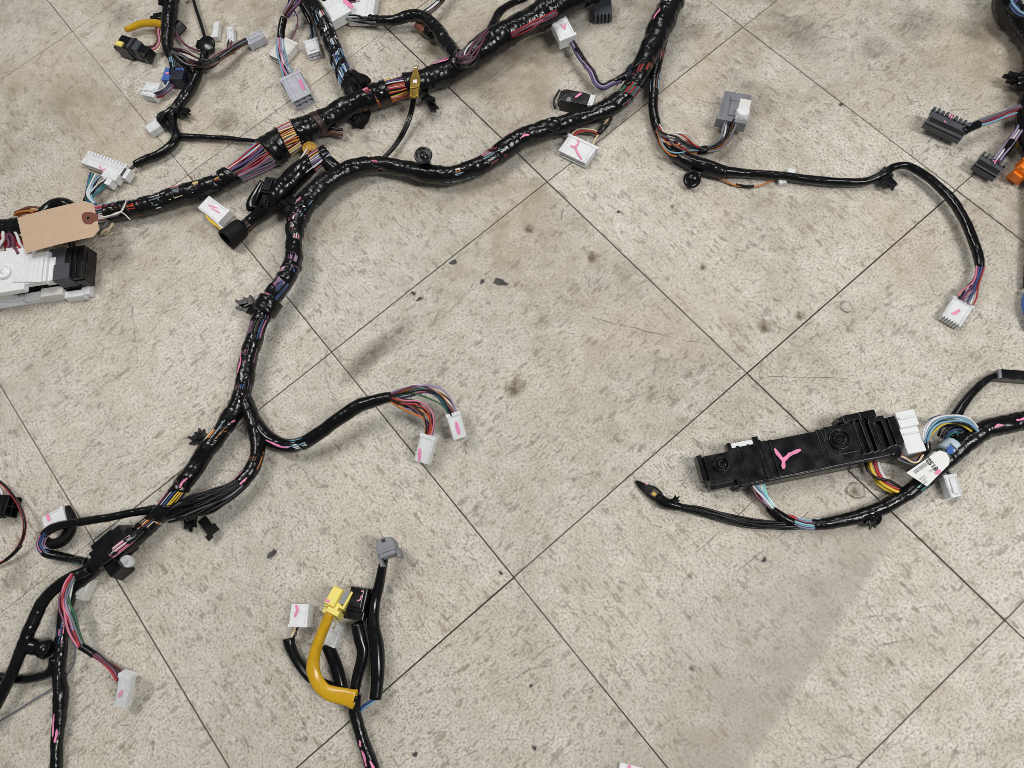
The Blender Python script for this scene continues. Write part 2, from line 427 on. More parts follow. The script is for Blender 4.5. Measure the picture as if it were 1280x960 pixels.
def cable(parent, name, pts, gaps=(), lift=2.0, mat='black_tape', pal=MIX, label=None, marks=(), **kw):
    """Taped cable; gaps = (px, py, width in px, slant[, palette]) where wires show; marks = (px, py, length px, across -1..1, width px)."""
    P = Path(pts, lift); mb = MB(); cur = 0.0; k = 0.0; opens = []
    G = sorted((P.near(g[0], g[1]), g) for g in gaps)
    for s, g in G:
        w = g[2] * mpp(P.ev(np.array([s]))[0][0]); a, b = s - w / 2, s + w / 2
        if a > cur: sleeve(mb, P, cur, a, k, g[3], mat=mat, **kw)
        opens.append((a, b, g)); cur = b; k = g[3]
    sleeve(mb, P, cur, P.len, k, 0, mat=mat, **kw)
    if opens:
        n = max(6, int(P.len / .004)); S = np.linspace(0, P.len, n); q, sd, u, r = P.ev(S); mb.tube(q, r * .70, 'wire_black', 8)
    for a, b, g in opens:
        if g[2] > 11.5 or len(g) > 5: continue
        # the wrap only gapes on part of the round: tape bridges the rest
        c = rng.uniform(.9, 2.24); h = rng.uniform(.38, .62)
        for t0, t1 in ((c + h, c + h + 2.2), (c - h - 2.2, c - h)):
            n = 6; m = 12; S = np.linspace(a - .003, b + .003, n); th = np.linspace(t0, t1, m)
            q, sd, u, r = P.ev(S); rr = r[:, None] * (.97 + rng.normal(0, .008, (n, m)))
            v = q[:, None] + rr[..., None] * (np.cos(th)[None, :, None] * sd[:, None] + np.sin(th)[None, :, None] * u[:, None])
            v = v.reshape(-1, 3); v[:, 2] = np.maximum(v[:, 2], .0004)
            mb.add(v, [(i * m + j, i * m + j + 1, (i + 1) * m + j + 1, (i + 1) * m + j) for i in range(n - 1) for j in range(m - 1)], mat)
    o = mb.build(name, parent, label=label)
    for a, b, g in opens:
        r = P.ev(np.array([a]))[3][0]
        bundle(o, P, a - r * 1.2 - .002, b + r * 1.2 + .002, g[4].split() if len(g) > 4 else pal)
    for mk in marks:
        s = P.near(mk[0], mk[1]); q, sd, u, r = P.ev(np.array([s])); ln = mk[2] * mpp(q[0]); wd = .75 * mk[4] * mpp(q[0])
        n = 14; S = np.linspace(s - ln / 2, s + ln / 2, n); pos, side, up, r = P.ev(S)
        c = math.acos(max(-.95, min(.95, mk[3]))) ; v = []
        for i in range(n):
            hw = wd / 2 * (1 - .55 * abs(2 * i / (n - 1) - 1) ** 2) * rng.uniform(.6, 1.15) / r[i]; cc = c + .07 * math.sin(i * .4 + mk[0])
            for t in (cc - hw, cc, cc + hw): v.append(pos[i] + (r[i] * 1.10 + .0003) * (math.cos(t) * side[i] + math.sin(t) * up[i]))
        f = [(i * 3 + j, i * 3 + j + 1, i * 3 + j + 4, i * 3 + j + 3) for i in range(n - 1) for j in (0, 1)]
        m2 = MB(); m2.add(v, f, 'pink_paint'); m2.build('paint_mark', o)
    o_path[o] = P
    return o
o_path = {}
def fan(parent, pts, n, pal, rw=1.15, lift=2.0, flat=(0., 0.), wob=.25, name='wire'):
    """n separate loose wires that follow one line; the bundle's half width is the third number of each point."""
    P = Path(pts, lift); pal = pal.split() if isinstance(pal, str) else pal
    m = max(10, int(P.len / .003)); S = np.linspace(0, P.len, m); f = np.linspace(0, 1, m)
    pos, side, up, r = P.ev(S); out = []
    for i in range(n):
        a0 = 2 * math.pi * (i * .381966 % 1); rho = math.sqrt((i + .5) / n)
        x0, y0 = rho * math.cos(a0), rho * math.sin(a0)
        p1, p2 = rng.uniform(0, 6.28, 2)
        env = np.sin(math.pi * f)
        x = x0 + wob * env * np.sin(f * 7 + p1); y = y0 + wob * env * np.sin(f * 5 + p2)
        y = y * (1 - (flat[0] * (1 - f) + flat[1] * f))
        C = pos + (r * x)[:, None] * side + (r * y)[:, None] * up
        w = rw * mpp(pos[0]); C[:, 2] = np.maximum(C[:, 2], w + .0002)
        mb = MB(); mb.tube(C, w * rng.uniform(.85, 1.1), 'wire_' + pal[i % len(pal)], 7)
        out.append(mb.build(name, parent))
    return out
def cord(parent, name, pts, mat, lift=1.0, seg=8, label=None):
    P = Path(pts, lift); S = np.linspace(0, P.len, max(6, int(P.len / .002))); q, a, b, r = P.ev(S)
    mb = MB(); mb.tube(q, r, mat, seg); return mb.build(name, parent, label=label)
def hose(parent, pts, mat, lift=2.0, open_end=True, squash=.06, label=None, name='sleeve_tube', flat=(0., 0.)):
    """Smooth vinyl sleeve with a hollow open end."""
    P = Path(pts, lift); n = max(10, int(P.len / .002)); S = np.linspace(0, P.len, n); pos, side, up, r = P.ev(S)
    seg = 22; th = np.arange(seg) * 2 * math.pi / seg; ph = rng.uniform(0, 6.28, 3)
    rad = r[:, None] * (1 + squash * np.sin(2 * th[None] + S[:, None] * 40 + ph[0]) + .5 * squash * np.sin(th[None] * 3 + S[:, None] * 70 + ph[1]))
    if flat != (0., 0.):
        ff = np.clip((np.linspace(0, 1, n) - .35) / .5, 0, 1); e = (flat[0] * (1 - ff) + flat[1] * ff)[:, None]
        side = side * (1 + .28 * e); up = up * (1 - .55 * e)
        rad = rad * (1 - .12 * e * np.exp(-((S[:, None] - S[int(n * .72)]) / .004) ** 2) - .05 * e * np.abs(np.sin(S[:, None] * 260 + 2 * np.cos(th)[None])))
    ring = lambda rr, p, sd, u: p[:, None] + rr[..., None] * (np.cos(th)[None, :, None] * sd[:, None] + np.sin(th)[None, :, None] * u[:, None])
    V = ring(rad, pos, side, up)
    if open_end:
        inn = np.arange(n - 1, max(n - 12, 1), -1)
        V = np.concatenate([V, ring(rad[inn] * .86, pos[inn], side[inn], up[inn])])
        st = np.arange(0, min(8, n - 2)); pre = ring(rad[st[::-1]] * .86, pos[st[::-1]], side[st[::-1]], up[st[::-1]])
        V = np.concatenate([pre, V])
    m = len(V); v = V.reshape(-1, 3); v[:, 2] = np.maximum(v[:, 2], .0004)
    f = [(i * seg + j, i * seg + (j + 1) % seg, (i + 1) * seg + (j + 1) % seg, (i + 1) * seg + j) for i in range(m - 1) for j in range(seg)]
    f += [tuple(range(seg))[::-1], tuple(range((m - 1) * seg, m * seg))]
    mb = MB(); mb.add(v, f, mat); return mb.build(name, parent, label=label)

# ------------------------------------------------------------------ connectors, clips
class Fr:
    """Local frame on a raised plane: x runs from photo pixel a to b, z is up; k = metres per photo pixel there."""
    def __init__(s, a, b, z, z2=None, roll=0.0):
        A = Vector(at(a[0], a[1], z)); B = Vector(at(b[0], b[1], z if z2 is None else z2))
        X = (B - A).normalized(); Y = Vector((0, 0, 1)).cross(X).normalized(); Z = X.cross(Y)
        R = Matrix((X, Y, Z)).transposed() @ Matrix.Rotation(math.radians(roll), 3, 'X')
        s.M = R.to_4x4(); s.M.translation = A; s.L = (B - A).length; s.k = mpp(A); s.inv = s.M.inverted()
    def loc(s, px, py, h=0.0):
        d = Vector(RW.T @ np.array([(px - 640) / F, (py - 480) / F, 1.0])); o = s.inv @ Vector(CAM); dl = s.inv.to_3x3() @ d
        t = (h - o.z) / dl.z; q = o + dl * t; return np.array([q.x, q.y])
def stroke(parent, fr, lines, w, h=.0008, mat='pink_paint', name='paint_mark'):
    """Marker strokes on the plane z = h of a frame; lines are photo-pixel polylines, w their width in px."""
    mb = MB()
    for ln in lines:
        q = np.array([fr.loc(x, y, h) for x, y in ln])
        t = np.linspace(0, len(q) - 1, 4 * (len(q) - 1) + 1)
        q = np.stack([np.interp(t, range(len(q)), q[:, i]) for i in (0, 1)], -1)
        d = np.gradient(q, axis=0); d /= np.linalg.norm(d, axis=1, keepdims=True) + 1e-12; nrm = np.stack([-d[:, 1], d[:, 0]], -1)
        v = []; hw = w * fr.k / 2
        for i in range(len(q)):
            e = hw * (.65 if i in (0, len(q) - 1) else 1) * rng.uniform(.85, 1.15)
            v += [(*(q[i] - nrm[i] * e), h), (*(q[i] + nrm[i] * e), h)]
        mb.add(v, [(2 * i, 2 * i + 2, 2 * i + 3, 2 * i + 1) for i in range(len(q) - 1)], mat, False); h += .00012
    return mb.build(name, parent, fr.M)
def connector(parent, a, b, w, h, mat, lift=1.0, lift2=None, roll=0.0, rows=2, cols=4, collar=True, latch=True, ribs=2, teeth=0,
              marks=None, mw=4, label=None, front=.36, bevel=.0005, tl=1.07):
    """Plug housing: a = middle of the wire end, b = middle of the mating end (photo pixels on its top face), w = width in px, h = height in mm."""
    h /= 1000; z = lift / 1000 + h; z2 = None if lift2 is None else lift2 / 1000 + h
    fr = Fr(a, b, z, z2, roll); Lx = fr.L; W = w * fr.k; mb = MB(); t = max(.0009, W * .06)
    mb.box(0, Lx * (1 - front), -W / 2, W / 2, -h, 0, mat)
    x0, x1 = Lx * (1 - front) - .001, Lx
    mb.box(x0, x1, -W / 2, W / 2, -t, 0, mat); mb.box(x0, x1, -W / 2, W / 2, -h, -h + t, mat)
    mb.box(x0, x1, -W / 2, -W / 2 + t, -h, 0, mat); mb.box(x0, x1, W / 2 - t, W / 2, -h, 0, mat)
    for i in range(1, cols):
        y = -W / 2 + W * i / cols; mb.box(x0, x1 - .0006, y - t * .3, y + t * .3, -h, 0, mat)
    for j in range(1, rows):
        zz = -h * j / rows; mb.box(x0, x1 - .0006, -W / 2, W / 2, zz - t * .35, zz + t * .35, mat)
    if collar:
        mb.box(-Lx * .03, Lx * .10, -W * .55, W * .55, -h * 1.02, .0008, mat)
    for i in range(ribs):
        y = (-.40, .40, -.22, .22)[i] * W; mb.box(Lx * .12, Lx * .97, y - t * .35, y + t * .35, -.0004, .0006, mat)
    for i in range(teeth):
        y = -W / 2 + W * (i + .5) / teeth
        mb.box(Lx * .93, Lx * tl, y - W / teeth * .27, y + W / teeth * .27, -h * .9, .0004, mat)
    o = mb.build('connector', parent, fr.M, bevel=bevel, label=label)
    if latch:
        l = MB(); l.box(Lx * .16, Lx * .80, -W * .17, W * .17, .0003, .0016, mat); l.box(Lx * .66, Lx * .84, -W * .22, W * .22, .0004, .0024, mat)
        l.build('latch', o, fr.M, bevel=.0003)
    if marks: stroke(o, fr, marks, mw, .0028 if latch else .0009)
    o_fr[o] = fr
    return o
o_fr = {}
def axis_frame(px, py, z, tilt_px=(0, 0), tilt=0.0):
    """Frame whose z axis leans by tilt degrees from vertical towards a photo direction."""
    p = Vector(at(px, py, z)); q = Vector(at(px + tilt_px[0], py + tilt_px[1], z))
    d = (q - p); Z = Vector((0, 0, 1))
    if d.length > 1e-6 and tilt:
        d.normalize(); Z = (Vector((0, 0, 1)) * math.cos(math.radians(tilt)) + d * math.sin(math.radians(tilt))).normalized()
    X = Vector((1, .2, 0)).cross(Z).normalized(); Y = Z.cross(X)
    M = Matrix((X, Y, Z)).transposed().to_4x4(); M.translation = p; return M
def grommet(parent, px, py, z, r, stem=14, towards=(0, 0), tilt=0, name='clip', mat='black_plastic', label=None, dish=True):
    """Button-headed harness clip; (px, py) is the middle of its head, r the head radius in px, z its height in mm."""
    M = axis_frame(px, py, z / 1000, towards, tilt); k = mpp(np.array(M.translation)); R = r * k; s = stem * k
    mb = MB()
    mb.lathe([(R * .52, -s), (R * .54, -s * .5), (R * .60, -.0022), (R * .97, -.0018), (R, -.0008), (R * .97, .0003), (R * .82, .0008)] +
             ([(R * .72, .0002), (R * .45, -.0004), (R * .30, .0012), (R * .12, .0014)] if dish else [(R * .5, .0016), (R * .1, .002)]), mat, seg=26)
    return mb.build(name, parent, M, label=label)
def cone_grommet(parent, a, b, r0, r1, z, mat='black_plastic', name='grommet', label=None):
    """Rubber bellows lying along the floor from photo pixel a to b."""
    fr = Fr(a, b, z / 1000); Lx = fr.L; r0 *= fr.k; r1 *= fr.k
    M = fr.M @ Matrix.Rotation(math.pi / 2, 4, 'Y'); mb = MB()
    mb.lathe([(r0 * .5, -.0005), (r0 * .95, 0), (r0, Lx * .1), (r0 * .93, Lx * .16), (r0 * .9, Lx * .45), (r1 * .78, Lx * .6), (r1 * 1.05, Lx * .66), (r1 * 1.08, Lx * .86), (r1 * .8, Lx * .95), (r1 * .45, Lx)], mat, M=M, seg=24)
    return mb.build(name, parent, label=label)
def arm_clip(parent, px, py, ang, size, z=8, name='clip', mat='black_plastic', flag=False, label=None):
    """Fir-tree / bracket clip: base block with two spread prongs. ang is the photo direction in degrees (0 right, 90 down)."""
    a = math.radians(ang); fr = Fr((px, py), (px + 20 * math.cos(a), py + 20 * math.sin(a)), z / 1000); u = size * fr.k; mb = MB()
    mb.box(-u * .35, u * .25, -u * .42, u * .42, -u * .55, 0, mat)
    mb.box(u * .2, u * .62, -u * .22, u * .22, -u * .42, u * .10, mat)
    mb.prism([(u * .35, u * .10), (u * .72, u * .36), (u * .70, u * .52), (u * .48, u * .50), (u * .12, u * .40)], -u * .35, u * .02, mat)
    mb.prism([(u * .35, -u * .10), (u * .66, -u * .34), (u * .62, -u * .50), (u * .4, -u * .46), (u * .12, -u * .38)], -u * .3, -u * .03, mat)
    mb.prism([(u * .55, -u * .12), (u * 1.02, -u * .06), (u * 1.02, u * .10), (u * .55, u * .14)], -u * .3, u * .06, mat, .1)
    mb.box(-u * .30, -u * .10, -u * .5, u * .5, -u * .2, u * .16, mat)
    return mb.build(name, parent, fr.M, bevel=.0004, label=label)
def wad(parent, px, py, r, z, mat='black_cloth', n=7, name='tape_knot', label=None):
    """Crumpled wrap of cloth tape: short overlapping bands round the cable."""
    k = mpp(at(px, py, z / 1000)); mb = MB(); c = at(px, py, z / 1000)
    nu, nv = 22, 14; R = r * k; ph = rng.uniform(0, 6.28, 8)
    v = []
    for i in range(nv):
        b = -math.pi / 2 + math.pi * i / (nv - 1)
        for j in range(nu):
            a = 2 * math.pi * j / nu
            rr = R * (1 + .14 * math.sin(3 * a + ph[0] + 2 * b) + .12 * math.sin(5 * a + ph[1]) * math.cos(3 * b + ph[2]) + .10 * math.sin(7 * a - 4 * b + ph[3]) + rng.normal(0, .035))
            v.append((c[0] + rr * math.cos(b) * math.cos(a), c[1] + rr * math.cos(b) * math.sin(a), max(.0005, c[2] + .8 * rr * math.sin(b))))
    f = [(i * nu + j, i * nu + (j + 1) % nu, (i + 1) * nu + (j + 1) % nu, (i + 1) * nu + j) for i in range(nv - 1) for j in range(nu)]
    mb.add(v, f, mat); return mb.build(name, parent, label=label)
def text_on(parent, fr, s, px, py, size_px, ang, h, mat, bold=0.0, spacing=1.0):
    cu = bpy.data.curves.new('text', 'FONT'); cu.body = s; cu.size = size_px * fr.k; cu.offset = bold * fr.k; cu.space_character = spacing
    to = bpy.data.objects.new('text_src', cu); col.objects.link(to)
    me = bpy.data.meshes.new_from_object(to.evaluated_get(bpy.context.evaluated_depsgraph_get()))
    bpy.data.objects.remove(to); me.materials.clear(); me.materials.append(MATS[mat])
    q = fr.loc(px, py, h)
    M = fr.M @ Matrix.Translation((q[0], q[1], h)) @ Matrix.Rotation(math.radians(ang), 4, 'Z')
    o = bpy.data.objects.new('lettering', me); col.objects.link(o); place(o, parent, M); return o

# ================================================================== THE FLOOR
T = 0.3048
floor = None
fb = MB(); fb.add([(-3.2, -3.2, -.0016), (3.6, -3.2, -.0016), (3.6, 3.2, -.0016), (-3.2, 3.2, -.0016)], [(0, 1, 2, 3)], 'joint_grime', False)
floor = fb.build('floor', None, Matrix.Identity(4)); floor['kind'] = 'structure'
floor['label'] = 'stained cream vinyl tile floor with dark joints'
g = T / 2 - .00052; e = .0005; tb = MB()
tv = [(sx * g, sy * g, -.003) for sx, sy in ((-1, -1), (1, -1), (1, 1), (-1, 1))] + [(sx * g, sy * g, -e * .8) for sx, sy in ((-1, -1), (1, -1), (1, 1), (-1, 1))] + \
     [(sx * (g - e), sy * (g - e), 0) for sx, sy in ((-1, -1), (1, -1), (1, 1), (-1, 1))]
tf = [(8, 9, 10, 11)] + [(i + o, (i + 1) % 4 + o, (i + 1) % 4 + o + 4, i + o + 4) for o in (0, 4) for i in range(4)]
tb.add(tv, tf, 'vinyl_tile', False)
tile0 = tb.build('tile', floor, Matrix.Identity(4)); first = True
for i in range(-6, 8):
    for j in range(-6, 8):
        o = tile0 if first else tile0.copy()
        if not first: col.objects.link(o)
        first = False
        ang = ((i + j) % 2) * math.pi / 2 + random.choice((0, math.pi))
        M = Matrix.Translation(((i + .5) * T + rng.normal(0, .00018), -(j + .5) * T + rng.normal(0, .00018), rng.uniform(-.0002, 0))) @ Matrix.Rotation(ang + rng.normal(0, .0006), 4, 'Z')
        o.parent = floor; o.matrix_basis = M; WM[o] = M
def blot(px, py, r, mat, name='stain_or_shade', stretch=1.0, ang=0.0, ring=0.0, h=.0003, jag=.35):
    k = mpp(at(px, py)); R = r * k; n = 18; c = at(px, py); ph = rng.uniform(0, 6.28, 3)
    a0 = math.radians(ang); d1 = IR * math.cos(a0) - IU * math.sin(a0); d2 = IR * math.sin(a0) + IU * math.cos(a0)
    pts = []
    for i in range(n):
        a = 2 * math.pi * i / n; rr = R * (1 + jag * (.5 * math.sin(2 * a + ph[0]) + .4 * math.sin(3 * a + ph[1]) + .4 * math.sin(5 * a + ph[2]) + rng.normal(0, .25)))
        pts.append(c + d1 * rr * math.cos(a) * stretch + d2 * rr * math.sin(a))
    mb = MB(); P3 = [(p[0], p[1], h) for p in pts]
    if ring:
        P4 = [tuple(np.array([c[0], c[1], h]) + (np.array(p) - np.array([c[0], c[1], h])) * (1 - ring * rng.uniform(.6, 1.3))) for p in P3]
        mb.add(P3 + P4, [(i, (i + 1) % n, n + (i + 1) % n, n + i) for i in range(n)], mat, False)
    else:
        mb.add(P3, [tuple(range(n))], mat, False)
    mb.build(name, floor)
def scratch(pts, w, mat='scratch_dark'):
    mb = MB(); q = np.array([at(*p) for p in pts]); t = np.linspace(0, len(q) - 1, 8 * (len(q) - 1) + 1)
    q = np.stack([np.interp(t, range(len(q)), q[:, i]) for i in range(3)], -1); q[1:-1, :2] += rng.normal(0, .0004, (len(q) - 2, 2))
    d = np.gradient(q, axis=0); d /= np.linalg.norm(d, axis=1, keepdims=True); nr = np.stack([-d[:, 1], d[:, 0], 0 * d[:, 0]], -1); v = []
    for i in range(len(q)):
        e = w * mpp(q[i]) / 2 * max(0.0, rng.uniform(-.25, 1.1)); b = np.array([0, 0, .0003]); v += [q[i] - nr[i] * e + b, q[i] + nr[i] * e + b]
    mb.add(v, [(2 * i, 2 * i + 2, 2 * i + 3, 2 * i + 1) for i in range(len(q) - 1)], mat, False); mb.build('scratch', floor)
for a in ((567, 328, 5, 1.1, 0), (625, 353, 6, 1.8, 10), (517, 367, 3, 1.4, 40), (524, 374, 3, 1.5, -20), (603, 352, 3, 1.6, -40), (340, 692, 4, 2.2, -50),
          (668, 935, 3, 1.2, 0), (664, 857, 2.5, 1.2, 0), (773, 265, 2.5, 1, 0), (793, 597, 1.5, 1, 0), (1051, 131, 3, 1, 0), (519, 943, 4, 1, 40), (955, 700, 4, .8, 60), (626, 716, 2.5, 1.5, 20)):
    blot(a[0], a[1], a[2] * .8, 'dark_residue', 'residue_flake', a[3], a[4], h=.0006)
for a in ((880, 334, 6, 1.2, 60), (957, 408, 12, 1.1, 0), (841, 258, 4, 1.2, 0), (662, 286, 8, 1.1, 0), (742, 322, 9, 1.3, -40), (645, 485, 14, 1.3, 0), (866, 835, 5, 1.2, 10), (862, 720, 4, 1, 0), (1000, 395, 8, 1, 30)):
    blot(a[0], a[1], a[2], 'brown_stain', 'stain_or_shade', a[3], a[4])
for a in ((470, 440, 20, 2.6, -40), (150, 20, 18, 1.6, 20), (905, 190, 20, 2.0, 40), (940, 120, 25, 2.2, 30), (1000, 40, 30, 2.4, 30), (1090, 60, 20, 1.4, 0), (1150, 30, 26, 1.6, 0), (1225, 40, 24, 1.2, 60), (870, 40, 16, 1.5, -40),
          (360, 20, 14, 1, 0), (280, 150, 18, 1.6, 0), (540, 60, 12, 1.6, 0), (460, 170, 12, 1.6, 20), (20, 720, 16, 2, -20), (480, 430, 20, 2.6, -40), (450, 458, 16, 2.4, -45), (960, 390, 9, 1, 0)):
    blot(a[0], a[1], a[2], 'grey_stain_and_shade', 'stain_or_shade', a[3], a[4], h=.00035)  # long streaks right of the second trunk are painted shadow; the rest are stains
blot(1070, 613, 12, 'brown_ring', 'ring_stain', 1, 0, ring=.28, jag=.15, h=.0004)
blot(1070, 613, 10, 'brown_stain', 'stain_or_shade', 1, 0, jag=.1, h=.0002)
blot(1058, 384, 8.5, 'grey_ring', 'ring_stain', 1, 0, ring=.25, jag=.12, h=.0004)
blot(236, 2, 5, 'soot_stain', 'stain_or_shade', 1, 0)
for s in (((740, 397), (800, 412), (850, 425), (897, 432)), ((1078, 774), (1120, 765), (1177, 756)), ((1090, 808), (1140, 799)), ((985, 70), (1005, 35)), ((925, 712), (1010, 640)), ((870, 690), (960, 610)),
          ((820, 380), (836, 397), (838, 402)), ((1000, 958), (1070, 942)), ((640, 850), (665, 835), (688, 832)), ((165, 380), (170, 430), (172, 455)), ((715, 870), (745, 858)), ((960, 471), (1060, 473))):
    scratch(s, 1.1)
for s in (((335, 698), (346, 688)), ((338, 700), (347, 686)), ((573, 375), (592, 355)), ((700, 275), (705, 262))): scratch(s, 1.6, 'dark_residue')

# ================================================================== HARNESS 1: thick trunk from the left edge up to the top
H = thing('wiring_harness', 'thickest black taped wiring harness, running from under the kraft tag up to the top', 'wiring harness', 360, 180)
trunk1 = cable(H, 'trunk', [(-30, 288, 12, 6), (30, 284, 12, 6), (90, 274, 12, 6), (130, 266, 11, 6), (180, 258, 11, 5), (225, 244, 12, 5), (270, 230, 12, 5), (300, 213, 13.5, 5), (328, 195, 18, 4), (350, 180, 19.5, 4), (372, 167, 17.5, 4),
    (400, 153, 14, 5), (440, 132, 13.5, 6), (480, 116, 15.5, 6), (512, 106, 14.5, 6), (545, 96, 14, 6), (575, 82, 14.5, 8), (610, 56, 16, 10), (650, 33, 15.5, 14), (690, 12, 17.5, 14), (722, -8, 18, 14), (765, -32, 18, 14)],
    gaps=[(125, 268, 16, 0, 'red white sky black grey pink'), (168, 260, 7, .3, 'orange red white blue black'), (196, 253, 4, .2, 'white sky grey black'), (224, 244, 8, .2, 'cream red yellow grey black sky'), (250, 236, 5, .2, 'cream yellow black purple'), (276, 228, 5, .1, 'yellow red black white'),
          (314, 204, 52, .5, 'blue white grey red lilac sky pink navy'.replace('navy', 'purple')), (363, 172, 17, -.15, 'cream red yellow purple white orange lilac'), (463, 122, 6, .4, 'red orange lilac pink purple'), (496, 110, 21, 0, 'orange yellow purple lilac white black red'), ],
    marks=[(557, 90, 26, -.55, 5), (560, 88, 14, -.3, 4)], seg=24)
cable(H, 'tape_wrap', [(336, 193, 20, 3), (346, 184, 20.5, 3)], mat='black_tape', lump=.05)
cable(H, 'tape_wrap', [(394, 158, 15.5, 4), (403, 152, 15, 4)], mat='brown_tape', label='brown tape band')
fan(H, [(404, 166, 3, 8), (415, 164, 4, 10), (428, 166, 5, 8)], 3, 'brown black brown', rw=2)
fan(trunk1, [(640, 46, 5, 34), (656, 38, 6, 40), (676, 28, 6, 41), (696, 17, 5, 36)], 8, 'red grey black plum pink black red black', rw=1.0)
fan(trunk1, [(575, 66, 3, 24), (577, 78, 8, 40), (586, 74, 8, 46), (594, 60, 7, 44), (606, 46, 5, 36), (614, 38, 4, 30)], 9, 'plum grey black plum white black', rw=1.1, wob=.5)
fan(trunk1, [(582, 62, 3, 40), (577, 70, 3, 44), (581, 79, 3, 44), (590, 70, 3, 44)], 2, 'grey plum', rw=1.1)
# branch down from the top to the trunk
cable(H, 'branch', [(384, -18, 9, 22), (390, 4, 9.5, 22), (402, 25, 10, 18), (417, 60, 10, 12), (431, 95, 10.5, 8), (447, 132, 10, 8)],
      gaps=[(403, 25, 7, .5, 'sky white pink red grey'), (414, 40, 4, .6, 'white grey black'), (423, 58, 9, .7, 'sky grey white black'), (430, 76, 12, .9, 'blue grey sky black black'), (438, 92, 12, .9, 'sky white black grey blue')])
wad(H, 447, 104, 14, 16); wad(H, 440, 118, 9, 14)
wad(H, 450, 148, 12, 5, name='tape_knot')
# branch with the two white plugs at the top
cable(H, 'branch', [(462, 24, 6, 6), (478, 26, 6, 8), (498, 24, 6.5, 10), (520, 19, 7, 14), (535, 25, 7.5, 14), (550, 42, 8, 14), (562, 60, 9, 14), (574, 72, 9, 18)], ridge=.05, lump=.10)
fan(H, [(432, 20, 6, 8), (445, 22, 6, 8), (460, 25, 5, 8), (472, 26, 5, 10)], 12, 'black black grey black black black', rw=1.2, flat=(.5, 0))
connector(H, (427, 20), (412, -2), 26, 14, 'white_plastic', 8, 12, label='white plug with a pink stripe at the top edge', marks=[[(430, 0), (437, 6), (441, 10)]], mw=5, latch=False)
connector(H, (450, 20), (456, -14), 32, 14, 'white_plastic', 3, cols=6, latch=False, ribs=4)
cable(H, 'branch', [(529, 18, 4, 12), (541, 10, 4.5, 12), (553, -2, 4, 12), (562, -18, 4, 12)], gaps=[(541, 10, 16, .1, 'grey white sky brown black')], lump=.03)
cable(H, 'tape_wrap', [(521, 31, 5, 5), (527, 36, 5.4, 5), (533, 40, 5.4, 5)], mat='copper_tape', label='copper brown tape end', ridge=.02)
cable(H, 'tape_wrap', [(533, 39, 6.5, 6), (541, 43, 6.5, 8)], mat='black_tape')
fan(H, [(450, 2, 3, 12), (430, 4, 3, 14), (415, 2, 3, 14), (398, -4, 3, 14)], 4, 'black plum black black')
# thin pair at the top
cable(H, 'branch', [(606, 52, 5, 34), (614, 36, 5, 28), (622, 19, 5, 22), (633, 8, 4.5, 18), (650, 0, 4, 14), (668, -8, 4, 14)], ridge=.03, lump=.12)
# corrugated plug at the top edge
o = connector(H, (752, -14), (754, 17), 22, 12, 'slate_plastic', 2, cols=5, teeth=5, latch=False, ribs=4, label='dark ribbed plug hanging in at the top edge')
# grey plug with wires
cable(H, 'branch', [(355, 22, 4.5, 16), (352, 35, 4.5, 12), (351, 48, 4.5, 8)], lump=.04)
fan(H, [(374, -12, 8, 22), (366, 6, 7, 20), (357, 20, 4, 16)], 11, 'purple black plum lilac purple black brown', rw=1.2)
fan(H, [(351, 47, 4, 8), (352, 65, 4.5, 8), (355, 80, 6, 8), (362, 94, 8, 7)], 9, 'sky white black pink sky black lilac white', rw=1.25, flat=(0, .5))
connector(H, (362, 94), (377, 122), 26, 15, 'pale_grey_plastic', 1, rows=2, cols=3, ribs=4, marks=[[(374, 99), (380, 112)]], mw=4, latch=False, label='pale grey plug with a pink stripe')
connector(H, (362, 50), (344, 72), 24, 10, 'cream_plastic', 1, cols=3, latch=False, label='flat white plug behind the grey plug')
cord(H, 'wire', [(360, -6, 1, 22), (366, 10, 1, 18), (372, 22, 1, 12), (370, 36, 1, 8), (364, 49, 1, 6)], 'wire_plum')
cord(H, 'wire', [(378, 4, 1, 18), (375, 14, 1, 16), (366, 20, 1, 16)], 'wire_lilac')
cable(H, 'branch', [(372, -6, 3, 14), (379, 12, 3, 12), (386, 24, 3, 8), (389, 32, 2.5, 6)], lump=.03)
fan(H, [(389, 30, 2, 6), (390, 42, 3, 6), (389, 51, 4, 6)], 5, 'sky black red grey', rw=1)
connector(H, (388, 50), (392, 66), 17, 10, 'clear_plastic', 1, cols=3, latch=True, label='clear plastic plug lying by the grey plug')
# left part of the trunk: fan beside the tag and the white comb plug
fan(H, [(118, 256, 3, 14), (111, 246, 4, 12), (113, 232, 5, 10), (120, 218, 9, 8)], 12, 'sky blue orange white purple black teal red', rw=1.2, flat=(0, .6))
fan(H, [(112, 246, 3, 12), (120, 236, 4, 12), (133, 226, 4, 9)], 6, 'teal white sky black lilac', rw=1.2)
cable(H, 'tape_wrap', [(108, 253, 4.5, 10), (112, 243, 4, 11)])
cb = connector(H, (125, 212), (133, 200), 62, 12, 'white_plastic', 2, cols=12, tl=1.26, teeth=13, rows=2, latch=False, collar=False, marks=[[(124, 207), (127, 212), (132, 211)], [(128, 213), (131, 216)]], mw=1.4, label='long white comb plug with small teeth along one edge')
fr = o_fr[cb]; mb = MB(); k = fr.k
for sgn, y0, y1, x0, x1 in ((0, -30, -8, -8, 2), (0, -26, -18, -16, -6), (0, -16, -12, -10, -6)): mb.box(x0 * k, x1 * k, y0 * k, y1 * k, -.009, .002, 'white_plastic')
mb.box(2 * k, 13 * k, -34 * k, -30 * k, -.011, .0005, 'slate_plastic'); mb.box(0, 14 * k, -39 * k, -33.5 * k, -.010, .0002, 'white_plastic')
mb.build('latch', cb, fr.M, bevel=.0004)
